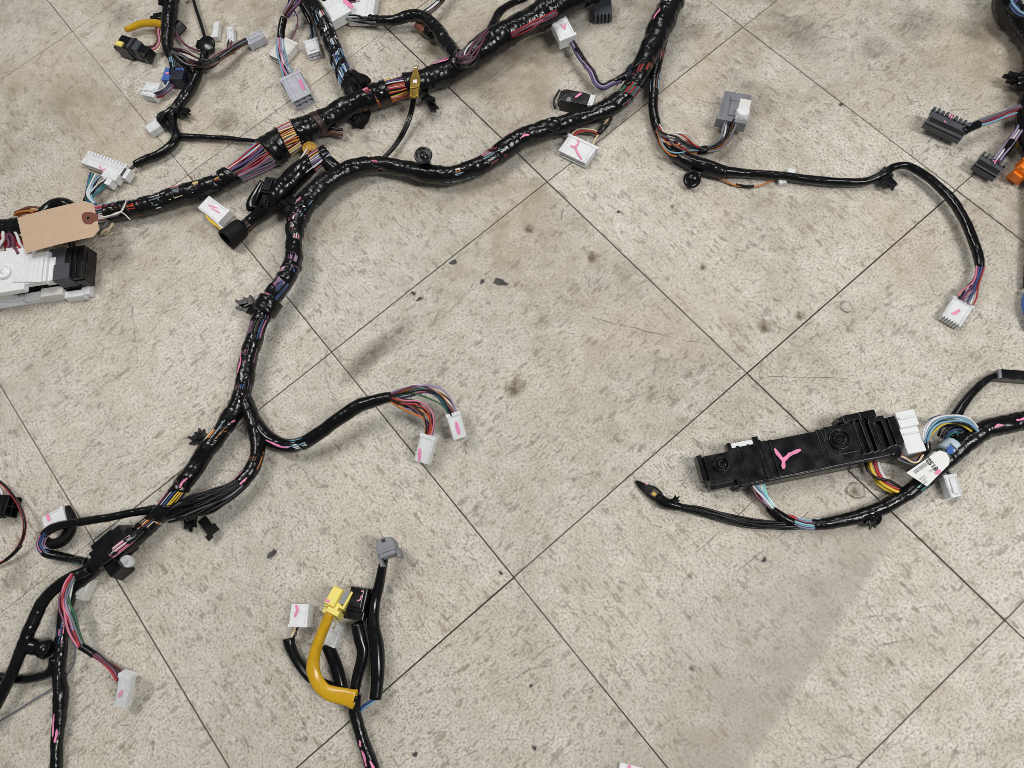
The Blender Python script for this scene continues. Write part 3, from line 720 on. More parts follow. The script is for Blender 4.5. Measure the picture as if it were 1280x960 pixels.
fan(H, [(20, 268, 5, 12), (40, 262, 6, 14), (55, 264, 4, 12)], 6, 'orange brown orange', rw=1.4)
cable(H, 'branch', [(50, 275, 8, 10), (66, 258, 8, 10), (80, 255, 8, 10), (95, 262, 7, 10)], ridge=.03)
fan(H, [(4, 290, 8, 14), (2, 302, 9, 16), (-4, 318, 9, 22)], 6, 'red white red cream plum red', rw=2.0)
fan(H, [(16, 290, 6, 12), (24, 304, 8, 16), (30, 318, 8, 22)], 6, 'red white red plum cream red', rw=2.0)
fan(H, [(92, 305, 4, 16), (93, 312, 5, 16), (98, 320, 5, 14)], 4, 'cream black brown black', rw=1.6)
fan(H, [(126, 292, 4, 4), (132, 286, 5, 8), (140, 278, 4, 8)], 3, 'cream grey cream', rw=1.4)
cord(H, 'wire', [(128, 272, .9, 30), (148, 268, .9, 30), (155, 256, .9, 30), (162, 250, .9, 24)], 'wire_grey')
# yellow olive plug under the trunk
o = grommet(H, 387, 186, 14, 9, 10, (8, 10), 40, 'connector', 'amber_tape', label='small round dull amber plug under the trunk')
fan(H, [(386, 188, 3, 20), (378, 200, 4, 18), (371, 214, 4, 14)], 5, 'sky orange plum white black', rw=1.1)

# ================================================================== HARNESS 2: from the top, through the middle, to the lower left
G = thing('wiring_harness', 'long black taped wiring harness winding from the top middle down to the lower left corner', 'wiring harness', 370, 300)
trunk2 = cable(G, 'trunk', [(850, -20, 14, 16), (838, 8, 14, 14), (826, 32, 15, 12), (816, 56, 14, 12), (804, 82, 13, 10), (793, 105, 11.5, 8), (779, 122, 11.5, 6), (758, 136, 11, 6), (730, 147, 11, 6), (700, 157, 11, 6), (672, 165, 12, 6), (650, 174, 12, 6),
    (628, 189, 12, 7), (606, 204, 11.5, 8), (582, 214, 11, 8), (560, 219, 11, 8), (535, 217, 11, 8), (508, 211, 10, 8), (475, 206, 10, 8), (450, 208, 10.5, 8), (425, 218, 12, 8), (402, 234, 13, 8), (384, 253, 13, 8), (372, 274, 12.5, 10),
    (368, 300, 10.5, 14), (366, 328, 11.5, 16), (355, 352, 12, 16), (338, 375, 11.5, 14), (326, 398, 10.5, 14), (317, 426, 10.5, 14), (309, 455, 10.5, 12), (305, 482, 11, 10), (298, 505, 11.5, 10), (282, 532, 11, 10), (262, 558, 11.5, 10), (243, 586, 10.5, 10),
    (222, 615, 11, 10), (198, 645, 11, 8), (172, 668, 11.5, 6), (145, 690, 12, 5), (115, 712, 10.5, 5), (93, 735, 8.5, 5), (82, 762, 7.5, 6), (77, 800, 7.2, 6), (74, 840, 7.8, 5), (76, 868, 8.5, 5), (74, 900, 7.5, 4), (71, 930, 7.2, 3), (70, 980, 7.2, 3)],
    gaps=[(826, 4, 5, .2, 'red white black'), (801, 92, 9, .9, 'red black red brown'), (783, 117, 12, .6, 'teal black red green grey'), (611, 200, 9, .25, 'red white sky black red'), (573, 215, 5, -.2, 'sky white black orange'), (470, 206, 6, .6, 'pink brown black'),
          (380, 256, 9, .3, 'purple pink sky black'), (371, 277, 6, .3, 'pink white red black'), (369, 300, 6, 0, 'pink red white black black'), (367, 326, 6, -.2, 'pink white purple lilac'), (362, 340, 5, .4, 'pink lilac purple'), (350, 356, 11, -.3, 'teal pink red white blue lilac'),
          (338, 372, 5, .2, 'pink grey plum'), (322, 411, 16, .4, 'pink red white lilac purple blue black pink black'), (312, 442, 4, .3, 'plum black'), (304, 487, 5, .3, 'blue black plum'),
          (272, 545, 11, .5, 'orange cream brown sky blue'), (214, 624, 18, .6, 'yellow yellow pink plum sky blue white lilac black'), (187, 652, 8, .5, 'orange cream brown purple blue'), (78, 790, 5, .3, 'pink red blue black')],
    marks=[(830, 32, 16, .45, 4), (655, 173, 12, -.5, 4), (641, 180, 12, .6, 3), (308, 460, 20, .35, 4), (311, 447, 10, .5, 3), (228, 600, 14, -.4, 4), (277, 517, 5, -.8, 4), (72, 905, 26, .1, 4), (69, 918, 16, -.4, 4)], seg=22)
arm_clip(G, 309, 382, 205, 18, 22, label=None); arm_clip(G, 312, 376, 160, 13, 26)
cable(G, 'tape_wrap', [(340, 374, 15, 13), (329, 392, 15, 13)], mat='black_tape')
arm_clip(G, 250, 549, 190, 17, 22); arm_clip(G, 252, 545, 250, 12, 24)
wad(G, 368, 262, 17, 18, label='rough cloth tape knot'); wad(G, 352, 256, 8, 16)
grommet(G, 529, 194, 40, 11.5, 34, (4, 20), 12, 'clip', label='round push button clip standing above the trunk')
mb = MB(); q = at(692, 155, .027); mb.lathe([(.0086, -.0012), (.009, 0), (.0088, .0009), (.0080, .0009), (.0076, .0002), (.001, .0004)], 'black_plastic', Matrix.Translation(q) @ Matrix.Rotation(.12, 4, 'X')); mb.build('clip', G, label='flat round disc clip on top of the trunk')
grommet(G, 793, 87, 26, 12, 12, (-20, 0), 20, 'clip', 'navy_plastic', label='domed dark blue clip beside the trunk', dish=False)
mb = MB(); fr = Fr((781, 92), (785, 96), .022); mb.box(0, 5 * fr.k, -2 * fr.k, 2 * fr.k, -.002, .001, 'white_plastic'); mb.build('tab', G, fr.M)
# ring terminal lead
for dx in (0, 3):
    cord(G, 'wire', [(516 + dx, 118, 2.0, 30), (513 + dx, 138, 2.0, 16), (503 + dx, 165, 2.0, 8), (486 + dx * .7, 190, 2.0, 8), (466, 207 + dx * .5, 2.0, 12)], 'black_tube')
fr = Fr((518, 122), (520, 72), .040); k = fr.k; mb = MB()
mb.prism([(0, -5 * k), (26 * k, -7 * k), (30 * k, -6.5 * k), (44 * k, -2.6 * k), (50 * k, -3.6 * k), (50 * k, 3.2 * k), (44 * k, 2.4 * k), (30 * k, 6.5 * k), (26 * k, 7 * k), (0, 5 * k)], -.0014, 0, 'gold_metal', .02)
mb.box(0, 12 * k, -5.5 * k, -2.5 * k, -.001, .0028, 'gold_metal'); mb.box(0, 12 * k, 2.5 * k, 5.5 * k, -.001, .0028, 'gold_metal'); mb.box(14 * k, 18 * k, -6 * k, 6 * k, -.001, .0016, 'gold_metal')
rt = mb.build('ring_terminal', G, fr.M, bevel=.0004, label='gold coloured earth terminal lying across the thick trunk')
mb = MB(); mb.box(22 * k, 27 * k, -2.6 * k, 2.6 * k, .0002, .0005, 'white_paper'); mb.box(45 * k, 47 * k, -2 * k, 2 * k, .0002, .0006, 'white_paper'); mb.build('slot', rt, fr.M)
arm_clip(G, 533, 122, 35, 13, 16); arm_clip(G, 540, 131, 60, 11, 12)
# tube with the big open collar, left of the fork
cable(G, 'branch', [(306, 284, 9, 2), (316, 275, 8, 4), (332, 262, 10, 6), (348, 244, 13, 8), (366, 224, 13, 10), (384, 208, 12, 12), (400, 196, 11, 14), (410, 190, 10, 14)],
      gaps=[(306, 281, 9, 0, 'black brown grey black'), (398, 202, 12, -.3, 'orange yellow white purple plum lilac')], mat='black_tube', ridge=.02, lump=.05)
hose(G, [(303, 284, 11, 3), (300, 286, 12.2, 3), (295, 290, 12.6, 3), (289, 295, 12.8, 4), (286, 297.5, 13.6, 4), (283, 300, 13.4, 5)], 'black_cloth', squash=.04, label='black open ended rubber collar')
cable(G, 'branch', [(402, 196, 7, 14), (412, 205, 9, 12), (424, 214, 9, 10), (436, 216, 9, 10)], ridge=.04)
fr = Fr((328, 258), (342, 218), .028); k = fr.k; mb = MB()
mb.box(0, 20 * k, -7 * k, 7 * k, -.016, 0, 'black_plastic', .001); mb.box(16 * k, 42 * k, -10 * k, 9 * k, -.014, .003, 'black_plastic', .0015); mb.box(20 * k, 38 * k, -5 * k, 5 * k, .001, .0055, 'black_plastic')
mb.box(2 * k, 14 * k, -3 * k, 3 * k, -.002, .0025, 'black_plastic'); mb.build('clip', G, fr.M, bevel=.0006, label='black bracket clip below the fanned wires')
hose(G, [(330, 228, 5, 16), (322, 242, 6, 12), (316, 256, 7.5, 8), (317, 262, 8, 6)], 'black_tube', label='short black vinyl sleeve')
connector(G, (279, 271), (254, 252), 21, 11, 'white_plastic', 2, 5, cols=4, marks=[[(260, 256), (272, 260)], [(264, 260), (275, 266)]], mw=1.4, latch=False, label='white plug with pink scribble and a yellow wire')
fan(G, [(284, 291, 2, 8), (274, 284, 3, 8), (264, 275, 3, 8), (259, 268, 3, 8)], 4, 'yellow yellow lilac white', rw=1.6)
# branch with twin white plugs near the centre
cable(G, 'branch', [(306, 498, 9, 8), (316, 522, 9, 8), (334, 546, 9, 8), (357, 557, 8.5, 10), (378, 554, 8.5, 14), (400, 541, 8.5, 18), (424, 523, 8.5, 22), (450, 507, 8.5, 25), (475, 499, 7.5, 27), (490, 496, 6.5, 28)],
      gaps=[(372, 556, 4, .4, 'white sky grey black')], marks=[(352, 555, 34, .35, 3.5)], mat='black_tube', ridge=.03, lump=.05, label='smooth black branch rising off the floor')
fan(G, [(488, 496, 5, 28), (508, 490, 7, 32), (530, 488, 8, 34), (549, 495, 8, 32), (561, 508, 7, 28), (566, 519, 5, 24)], 13, 'pink orange black teal white purple plum grey green lilac aqua black brown', rw=1.25, wob=.4)
fan(G, [(488, 498, 5, 28), (503, 505, 7, 30), (520, 509, 8, 30), (533, 519, 7, 28), (537, 532, 6, 24), (535, 545, 5, 20)], 13, 'purple orange yellow plum black lilac red teal orange pink blue black purple', rw=1.25, wob=.4)
connector(G, (566, 517), (575, 548), 17, 10, 'white_plastic', 22, 12, rows=2, cols=3, latch=False, marks=[[(570, 527), (574, 543)]], mw=4, label='right one of the twin white plugs, on the upper wire bow')
connector(G, (535, 545), (526, 578), 19, 11, 'white_plastic', 18, 8, rows=2, cols=3, latch=False, marks=[[(525, 560), (524, 576)]], mw=4, label='left one of the twin white plugs, on the lower wire bow')
# bundle of thin black wires beside the trunk
cable(G, 'branch', [(302, 492, 8, 10), (312, 514, 9, 10), (320, 540, 9, 10), (322, 566, 9, 10), (314, 588, 9, 12), (300, 605, 9, 14)], gaps=[(319, 575, 5, .1, 'orange brown black')], marks=[(298, 603, 22, -.55, 3.5), (303, 607, 34, .55, 3)], lump=.06)
fan(G, [(306, 600, 8, 14), (288, 614, 10, 14), (268, 623, 13, 13), (248, 630, 15, 12), (230, 637, 13, 12), (212, 645, 9, 10)], 34, 'black black black black grey black', rw=1.3, wob=.12)
fan(G, [(300, 604, 7, 16), (280, 617, 10, 18), (262, 626, 12, 18), (240, 634, 13, 16), (222, 640, 11, 14)], 14, 'black black black black', rw=1.3, wob=.2)
wad(G, 236, 638, 13, 16, 'black_tape', label=None)
arm_clip(G, 236, 650, 85, 15, 12); fr = Fr((252, 648), (267, 669), .010); k = fr.k; mb = MB()
mb.box(0, 22 * k, -5.5 * k, 5.5 * k, -.002, 0, 'black_cloth'); mb.box(16 * k, 26 * k, -2 * k, 9 * k, -.0018, .0004, 'black_cloth'); mb.box(22 * k, 29 * k, -9 * k, -2 * k, -.002, .0002, 'black_cloth'); mb.build('tape_flag', G, fr.M, label='black flag of tape sticking out')
# loop on the left
cable(G, 'branch', [(196, 636, 5.5, 14), (170, 640, 5, 16), (140, 646, 5, 18), (110, 651, 5, 20), (84, 655, 5, 20), (68, 659, 5.5, 18), (56, 668, 5, 14), (51, 680, 5, 10), (56, 690, 5.5, 7), (72, 695, 5.5, 5), (92, 699, 5, 5), (108, 702, 5, 6)],
      gaps=[(51, 679, 22, 0, 'purple blue lilac black pink purple'), (97, 700, 8, 0, 'cream green black brown')], lump=.05, ridge=.04, mat='black_tube')
hose(G, [(82, 636, 6.5, 4), (88, 648, 7, 4), (87, 664, 7, 3), (78, 676, 7, 3), (64, 680, 6.5, 3), (54, 674, 5.5, 4)], 'black_cloth', open_end=False, squash=.03, label='matte black foam sleeve curling under the loop')
connector(G, (80, 643), (54, 656), 22, 15, 'white_plastic', 2, cols=3, latch=False, marks=[[(59, 642), (61, 651)]], mw=4, label='white plug with a pink tick in the loop')
fr = Fr((110, 702), (150, 668), .030); k = fr.k; mb = MB()
mb.box(0, 46 * k, -16 * k, 14 * k, -.026, -.004, 'black_plastic', .002); mb.box(4 * k, 26 * k, -34 * k, -12 * k, -.028, -.008, 'black_plastic', .002); mb.box(34 * k, 58 * k, -13 * k, 13 * k, -.022, .002, 'black_plastic', .002)
mb.box(8 * k, 40 * k, 12 * k, 19 * k, -.02, -.006, 'black_plastic'); mb.box(54 * k, 64 * k, -9 * k, 0, -.018, .0005, 'black_plastic'); mb.build('holder', G, fr.M, bevel=.001, label='black plastic holder clasped round the trunk')
cable(G, 'branch', [(128, 702, 5, 30), (148, 686, 5.5, 31), (166, 672, 5, 30), (178, 662, 4, 26)], gaps=[(152, 683, 13, .2, 'teal pink white blue pink')])
fr = Fr((140, 716), (158, 702), .016); k = fr.k; mb = MB()
mb.box(-2 * k, 16 * k, -6 * k, 7 * k, -.008, 0, 'clear_plastic', .001); mb.lathe([(.001, -.012), (.0056, -.011), (.0064, -.004), (.0060, .0), (.0045, .0006), (.0035, .0002), (.0005, .0004)], 'clear_plastic', Matrix.Translation((20 * k, 2 * k, 0))); mb.build('clip', G, fr.M, label='milky translucent clip on the holder')
fr2 = connector(G, (107, 722), (95, 748), 17, 11, 'cream_plastic', 1, cols=2, latch=True, label='white plug tucked under the trunk')
fan(G, [(120, 708, 3, 6), (113, 714, 4, 8), (108, 722, 5, 8)], 6, 'plum red lilac plum', rw=1.2)
cable(G, 'branch', [(112, 712, 6, 16), (90, 722, 7, 16), (70, 734, 7, 16), (54, 752, 7.5, 16), (42, 776, 7.5, 16), (31, 802, 7.5, 16), (18, 834, 7, 14), (2, 868, 7, 12), (-20, 905, 7, 12)], lump=.05, ridge=.05)
cable(G, 'branch', [(-14, 843, 5, 4), (6, 847, 5.5, 4), (28, 849, 5.5, 4), (48, 846, 5.5, 5), (60, 842, 6, 6), (66, 834, 6, 8), (68, 822, 6, 10)], lump=.05)
cone_grommet(G, (33, 806), (64, 813), 11, 11, 16, 'black_plastic', label='black rubber bellows grommet between two branches')
fan(G, [(92, 718, 3, 22), (84, 735, 6, 24), (81, 752, 6, 24), (86, 772, 6, 24), (93, 792, 5, 22), (101, 808, 4, 20)], 13, 'pink lilac teal black white purple red teal plum grey blue pink green', rw=1.4, wob=.35)
fan(G, [(101, 806, 3, 20), (117, 818, 3.5, 20), (132, 829, 4, 20), (143, 838, 5, 20), (150, 849, 6, 20)], 8, 'red plum white red black green plum', rw=1.4)
cable(G, 'tape_wrap', [(100, 807, 4.5, 19), (110, 813, 4.5, 19), (119, 819, 4.5, 19)], lump=.03)
connector(G, (156, 845), (150, 884), 16, 8, 'white_plastic', 22, 10, rows=2, cols=4, teeth=0, latch=False, ribs=4, marks=[[(150, 865), (148, 872)], [(153, 862), (150, 871)]], mw=2, label='white plug at the end of the red and black wires, lower left')
cord(G, 'wire', [(92, 800, 1.1, 20), (94, 815, 1.1, 16), (92, 830, 1.1, 10), (82, 846, 1.1, 5), (66, 860, 1.1, 2), (40, 876, 1.1, 1), (14, 893, 1.1, 1), (-12, 908, 1.1, 1)], 'wire_grey')
# small branch, upper middle
fan(G, [(714, 50, 3, 14), (728, 74, 4, 14), (741, 90, 4, 12), (747, 105, 4, 10), (754, 109, 4, 10), (764, 104, 4, 12), (776, 99, 4, 14)], 9, 'purple grey black lilac plum grey black brown', rw=1.3, wob=.3)
cable(G, 'branch', [(720, 61, 3.6, 14), (731, 79, 3.8, 14), (738, 88, 3.6, 13)], lump=.04, ridge=.03)
cable(G, 'branch', [(760, 105, 3.6, 11), (770, 101, 4, 13), (783, 94, 4.5, 16), (793, 88, 5, 18)], lump=.04, ridge=.03)
connector(G, (710, 47), (697, 22), 21, 13, 'white_plastic', 14, 16, cols=3, latch=False, marks=[[(701, 30), (706, 36), (707, 29)]], mw=1.6, label='white plug with a pink tick against the thick trunk')
cord(G, 'wire', [(744, 128, .9, 4), (752, 130, .9, 4), (762, 124, .9, 4), (772, 106, .9, 10)], 'wire_cream')
cable(G, 'branch', [(763, 147, 3, 8), (757, 157, 3.4, 6), (748, 167, 3.2, 5)], gaps=[(760, 152, 4, 0, 'cream brown black')])
fan(G, [(748, 167, 2, 5), (736, 164, 3, 7), (724, 164, 3, 7), (716, 170, 3, 8)], 4, 'red red green cream', rw=1.0)
cord(G, 'wire', [(748, 168, 1.2, 5), (743, 176, 1.2, 5), (741, 186, 1.2, 6)], 'wire_cream')
connector(G, (729, 176), (715, 196), 40, 10, 'white_plastic', 1, cols=5, latch=False, marks=[[(713, 182), (719, 184), (723, 179)], [(719, 184), (722, 191), (727, 199)], [(722, 174), (724, 178)]], mw=2.2, label='white plug with a large pink Y mark below the trunk')
# thin branch to the right
P9 = cable(G, 'branch', [(832, 40, 5, 16), (826, 62, 6, 12), (820, 86, 6.5, 8), (817, 112, 6.5, 5), (817, 140, 6, 4), (823, 164, 6, 3), (834, 182, 6.5, 3), (850, 195, 6.5, 3), (866, 203, 7.5, 4), (885, 209, 8, 4), (905, 214, 7, 4), (930, 216, 5, 4), (980, 220, 5, 4), (1030, 226, 5, 4), (1080, 227, 5, 4), (1102, 219, 5, 6), (1117, 209, 4.5, 8),
    (1133, 207, 4.5, 8), (1148, 214, 5, 8), (1170, 230, 5, 8), (1192, 253, 5.8, 8), (1208, 280, 5.9, 8), (1219, 308, 5.7, 8), (1224, 325, 5.7, 8), (1225, 334, 5, 8)],
      gaps=[(818, 108, 11, .1, 'red brown sky grey black white'), (826, 68, 5, .2, 'pink brown black')], mat='black_tube', ridge=.05, lump=.05, label='thin black branch curving across to the right')
cable(G, 'tape_wrap', [(840, 190, 8, 3), (858, 200, 8.5, 3), (880, 208, 9, 3), (908, 216, 8, 3)], lump=.05)
fan(G, [(1225, 332, 5, 8), (1222, 346, 4, 8), (1215, 362, 8, 6), (1206, 376, 12, 4)], 11, 'red plum lilac purple white black blue lilac pink', rw=1.15, flat=(0, .8))
cord(G, 'wire', [(1224, 336, 1.4, 8), (1218, 356, 1.4, 8), (1208, 366, 1.4, 6), (1197, 373, 1.4, 4)], 'wire_black')
connector(G, (1205, 377), (1190, 400), 25, 9, 'white_plastic', 1, cols=6, teeth=7, latch=False, marks=[[(1190, 392), (1195, 391), (1200, 387)]], mw=3, label='white plug with a pink dab at the far right end of the thin branch')
fan(G, [(821, 158, 4, 6), (832, 174, 8, 10), (848, 180, 10, 12), (862, 184, 8, 9), (876, 188, 4, 6)], 16, 'red orange white grey sky brown red grey sky cream red black', rw=1.1, wob=.55)
cable(G, 'tape_wrap', [(871, 188, 5.5, 5), (884, 188, 5.5, 5)])
fan(G, [(882, 188, 4, 6), (894, 185, 5, 8), (905, 175, 7, 9), (911, 163, 8, 10), (914, 152, 8, 10)], 12, 'grey grey black orange white grey black plum grey', rw=1.5, flat=(0, .3))
gc = connector(G, (914, 151), (923, 116), 34, 11, 'grey_plastic', 10, 4, rows=2, cols=4, latch=True, label='grey plug with a white lock, standing right of the trunk')
fr = o_fr[gc]; k = fr.k; mb = MB(); mb.box(3 * k, 38 * k, -19 * k, -3 * k, -.004, .0035, 'cream_plastic', .001); mb.lathe([(9 * k, -.004), (8.6 * k, .006), (7 * k, .008), (.5 * k, .0085)], 'white_plastic', Matrix.Translation((12 * k, -11 * k, 0))); mb.build('lock', gc, fr.M, bevel=.0006, label='white lock piece')
arm_clip(G, 868, 218, 110, 14, 10); grommet(G, 865, 224, 12, 11, 14, (-6, 14), 35, 'clip')
cord(G, 'wire', [(884, 212, 1, 5), (900, 223, 1, 3), (920, 232, 1, 2), (945, 233, 1, 1), (965, 226, 1, 1), (978, 223, 1, 1)], 'wire_orange')
cord(G, 'tape_wrap', [(920, 231, 1.9, 1), (932, 233, 1.9, 1), (942, 233, 1.9, 1)], 'black_tape')
connector(G, (985, 213), (994, 215), 8, 5, 'white_plastic', 1, cols=1, rows=1, latch=False, ribs=0); connector(G, (974, 226), (983, 225), 8, 5, 'clear_plastic', 1, cols=1, rows=1, latch=False, ribs=0)
arm_clip(G, 1110, 224, 60, 15, 12); wad(G, 1107, 217, 8, 10, 'black_tape')

# ================================================================== HARNESS 3: thin one at the top left
A = thing('wiring_harness', 'small thin black wiring harness at the top left with grey, blue and white plugs', 'wiring harness', 220, 140)
cable(A, 'trunk', [(217, -16, 9, 10), (214, 4, 9, 10), (211, 28, 8.5, 10), (209, 48, 7.5, 8), (211, 64, 6, 8), (216, 74, 5, 8)], lump=.05)
wad(A, 205, 1, 7, 24, 'black_tape')
cable(A, 'branch', [(214, 70, 5, 8), (217, 84, 4.5, 8), (216, 96, 4.5, 6)], gaps=[(216, 76, 8, 0, 'purple grey plum black sky')])
fan(A, [(216, 94, 4, 6), (213, 106, 4, 5), (204, 114, 4, 5), (194, 119, 4, 5)], 8, 'red purple sky white plum blue black', rw=1.2)
connector(A, (196, 113), (180, 110), 20, 11, 'white_plastic', 1, cols=4, teeth=4, label='small white plug left of the blue plug')
connector(A, (228, 93), (204, 92), 19, 13, 'blue_plastic', 1, cols=3, marks=[[(207, 91), (211, 92)]], mw=3, label='small blue plug', latch=False)
mb = MB(); fr = Fr((212, 93), (231, 93), .018); mb.box(0, 19 * fr.k, -8 * fr.k, 8 * fr.k, -.015, .0005, 'navy_plastic', .001); mb.build('connector', A, fr.M, bevel=.0006)
fan(A, [(226, 94, 2, 10), (233, 97, 2, 8), (239, 101, 2, 6)], 3, 'white black sky', rw=1)
cable(A, 'branch', [(217, 70, 4, 10), (228, 78, 4, 10), (236, 90, 4, 8), (239, 102, 4.5, 6)], lump=.04)
cable(A, 'branch', [(257, 66, 5, 8), (253, 78, 5, 6), (246, 95, 6, 4), (236, 114, 6.5, 3), (222, 132, 6, 3), (216, 142, 5.5, 3), (217, 158, 5, 3), (221, 170, 5.5, 3), (214, 182, 5.5, 3), (200, 192, 5.5, 3), (183, 199, 5, 3), (168, 206, 4.5, 4)], lump=.05)
cord(A, 'wire', [(169, 206, 2, 5), (161, 213, 1.6, 6), (154, 219, 1.4, 6)], 'wire_black'); cord(A, 'wire', [(167, 208, 2, 5), (159, 214, 1.6, 6), (153, 218, 1.4, 6)], 'wire_grey')
cable(A, 'branch', [(218, 136, 5, 4), (208, 142, 4.5, 4), (200, 146, 4, 4), (201, 153, 3.5, 3), (210, 160, 3.5, 3), (218, 166, 4, 3)], lump=.04)
connector(A, (197, 153), (184, 162), 14, 9, 'clear_plastic', 1, cols=2, latch=False, label='milky plug at the small fork')
mb = MB(); fr = Fr((203, 147), (198, 146), .012); mb.box(0, 6 * fr.k, -6 * fr.k, 6 * fr.k, -.009, 0, 'black_plastic'); mb.build('tab', A, fr.M, bevel=.0005)
arm_clip(A, 226, 138, 20, 13, 12); wad(A, 221, 136, 8, 8, 'black_tape')
cable(A, 'branch', [(222, 170, 4, 3), (240, 171, 3.6, 3), (262, 172, 3.4, 3), (285, 173, 3.2, 4), (305, 175, 2.6, 6), (326, 177, 2.2, 10)], lump=.08, ridge=.04)
grommet(A, 258, 55, 16, 11, 12, (0, 10), 12, 'clip', dish=False, label='round black button clip with a thin cord'); mb = MB(); fr = Fr((250, 54), (246, 54), .016); mb.box(-2 * fr.k, 5 * fr.k, -5 * fr.k, 5 * fr.k, -.005, 0, 'black_plastic'); mb.build('tab', A, fr.M)
cord(A, 'cord', [(240, -12, 2, 6), (243, 4, 2, 6), (250, 26, 2, 6), (256, 46, 2, 10)], 'black_cloth')
fan(A, [(214, 62, 3, 12), (228, 70, 6, 14), (245, 78, 7, 14), (262, 78, 7, 14), (280, 68, 5, 12), (296, 58, 4, 8), (309, 51, 4, 6)], 10, 'black plum black grey black brown black lilac', rw=.95, wob=.5)
fan(A, [(216, 66, 3, 12), (235, 80, 4, 12), (252, 82, 4, 12), (275, 73, 4, 10), (292, 62, 4, 6)], 4, 'black black brown grey', rw=1.2, wob=.5)
connector(A, (309, 51), (327, 42), 14, 10, 'pale_grey_plastic', 1, cols=4, ribs=4, teeth=3, label='small grey plug at the end of the twisted wires')
cord(A, 'wire', [(218, 35, 1.4, 12), (222, 45, 1.4, 8), (232, 56, 1.4, 6), (246, 63, 1.4, 6), (256, 65, 1.4, 8)], 'wire_plum')
connector(A, (268, 46), (271, 27), 8, 7, 'clear_plastic', 1, cols=1, latch=False, label='narrow milky plug right of the button clip'); connector(A, (288, 52), (287, 33), 9, 7, 'clear_plastic', 1, cols=1, latch=True, label='second narrow milky plug, nearer the grey plug')
fan(A, [(286, 62, 2, 8), (287, 56, 3, 7), (288, 51, 3, 6)], 3, 'plum black', rw=1)
fr = Fr((190, 20), (210, 16), .016); k = fr.k; mb = MB(); mb.box(0, 22 * k, -6 * k, 5 * k, -.012, 0, 'black_plastic', .001); mb.box(-2 * k, 6 * k, -8 * k, 0, -.010, .001, 'black_plastic'); mb.build('clip', A, fr.M, bevel=.0006)
fr = Fr((219, 28), (229, 34), .014); k = fr.k; mb = MB(); mb.box(-3 * k, 9 * k, -8 * k, 6 * k, -.010, 0, 'black_plastic', .001); mb.box(4 * k, 9 * k, -10 * k, 4 * k, -.008, .001, 'slate_plastic'); mb.build('clip', A, fr.M, bevel=.0006)
hose(A, [(204, 31, 5, 12), (192, 29, 4.5, 10), (176, 30, 4.2, 8), (164, 35, 4, 6), (158, 37, 3.6, 5)], 'yellow_tube', open_end=False, label='yellow vinyl sleeve')
fan(A, [(199, 32, 3, 10), (198, 42, 4, 10), (199, 52, 4, 8), (195, 60, 4, 6), (186, 62, 4, 6)], 6, 'white pink teal brown cream sky', rw=1.3)
fr = Fr((146, 50), (192, 64), .020); k = fr.k; mb = MB()
mb.box(0, 22 * k, -10 * k, 11 * k, -.018, 0, 'black_plastic', .0015); mb.box(18 * k, 36 * k, -8 * k, 8 * k, -.015, .002, 'slate_plastic', .001); mb.box(32 * k, 48 * k, -7 * k, 6 * k, -.014, -.001, 'black_plastic', .001)
mb.box(24 * k, 27 * k, -9 * k, 9 * k, -.01, .003, 'black_plastic'); mb.box(-5 * k, 2 * k, -8 * k, -1 * k, -.014, -.006, 'black_plastic'); mb.box(44 * k, 50 * k, -11 * k, -3 * k, -.014, -.004, 'black_plastic')
bc = mb.build('connector', A, fr.M, bevel=.0007, label='black plug with a yellow insert'); mb = MB(); mb.box(3 * k, 13 * k, -8.5 * k, -.5 * k, -.002, .0022, 'yellow_plastic', .0008); mb.build('insert', bc, fr.M, bevel=.0004)

# ================================================================== HARNESS 4: bottom centre with the yellow sleeve
Y = thing('wiring_harness', 'short black wiring harness at the bottom with a glossy yellow sleeve and plug', 'wiring harness', 450, 860)
cable(Y, 'trunk', [(475, 1000, 8.5, 2), (467, 965, 8.5, 2), (458, 938, 8, 3), (448, 908, 7.5, 5), (443, 888, 7.5, 8), (445, 868, 6.5, 12)], marks=[(453, 927, 8, -.2, 4), (460, 945, 20, -.3, 4), (467, 960, 20, .35, 4)], lump=.05)
hose(Y, [(482, 690, 5.5, 20), (478, 708, 6, 16), (474, 730, 6.5, 12), (468, 756, 7, 10), (467, 782, 7.5, 10), (471, 806, 8.5, 9), (472, 830, 8.5, 9), (471, 856, 7.8, 9), (469, 874, 7.5, 9)], 'black_tube', label='long smooth black vinyl sleeve standing tallest')
hose(Y, [(446, 778, 8, 12), (450, 796, 8, 9), (454, 812, 7.5, 8), (452, 828, 7, 8), (447, 845, 6.5, 8), (443, 866, 6, 8)], 'black_tube', open_end=False)
hose(Y, [(409, 806, 7.5, 1), (418, 826, 7.8, 1), (425, 848, 7.5, 1), (428, 868, 7, 1), (425, 880, 7.5, 1)], 'black_tube')
hose(Y, [(428, 862, 5, 6), (408, 856, 6, 5), (390, 848, 7, 4), (377, 834, 7, 3), (368, 820, 7, 3), (362, 806, 7.5, 3), (361, 798, 8, 3)], 'black_tube')
hose(Y, [(413, 765, 6.2, 26), (408, 778, 6.8, 24), (400, 797, 7, 22), (393, 818, 7, 20), (391, 836, 7.5, 18), (397, 853, 7, 17), (409, 865, 7.4, 16), (424, 869, 7.4, 16), (437, 872, 8.2, 16), (444, 874, 9, 16)], 'yellow_tube', label='glossy mustard yellow vinyl sleeve bent like a hook', squash=.08, flat=(.15, .9))
fr = Fr((408, 766), (427, 733), .036, .030); k = fr.k; mb = MB()
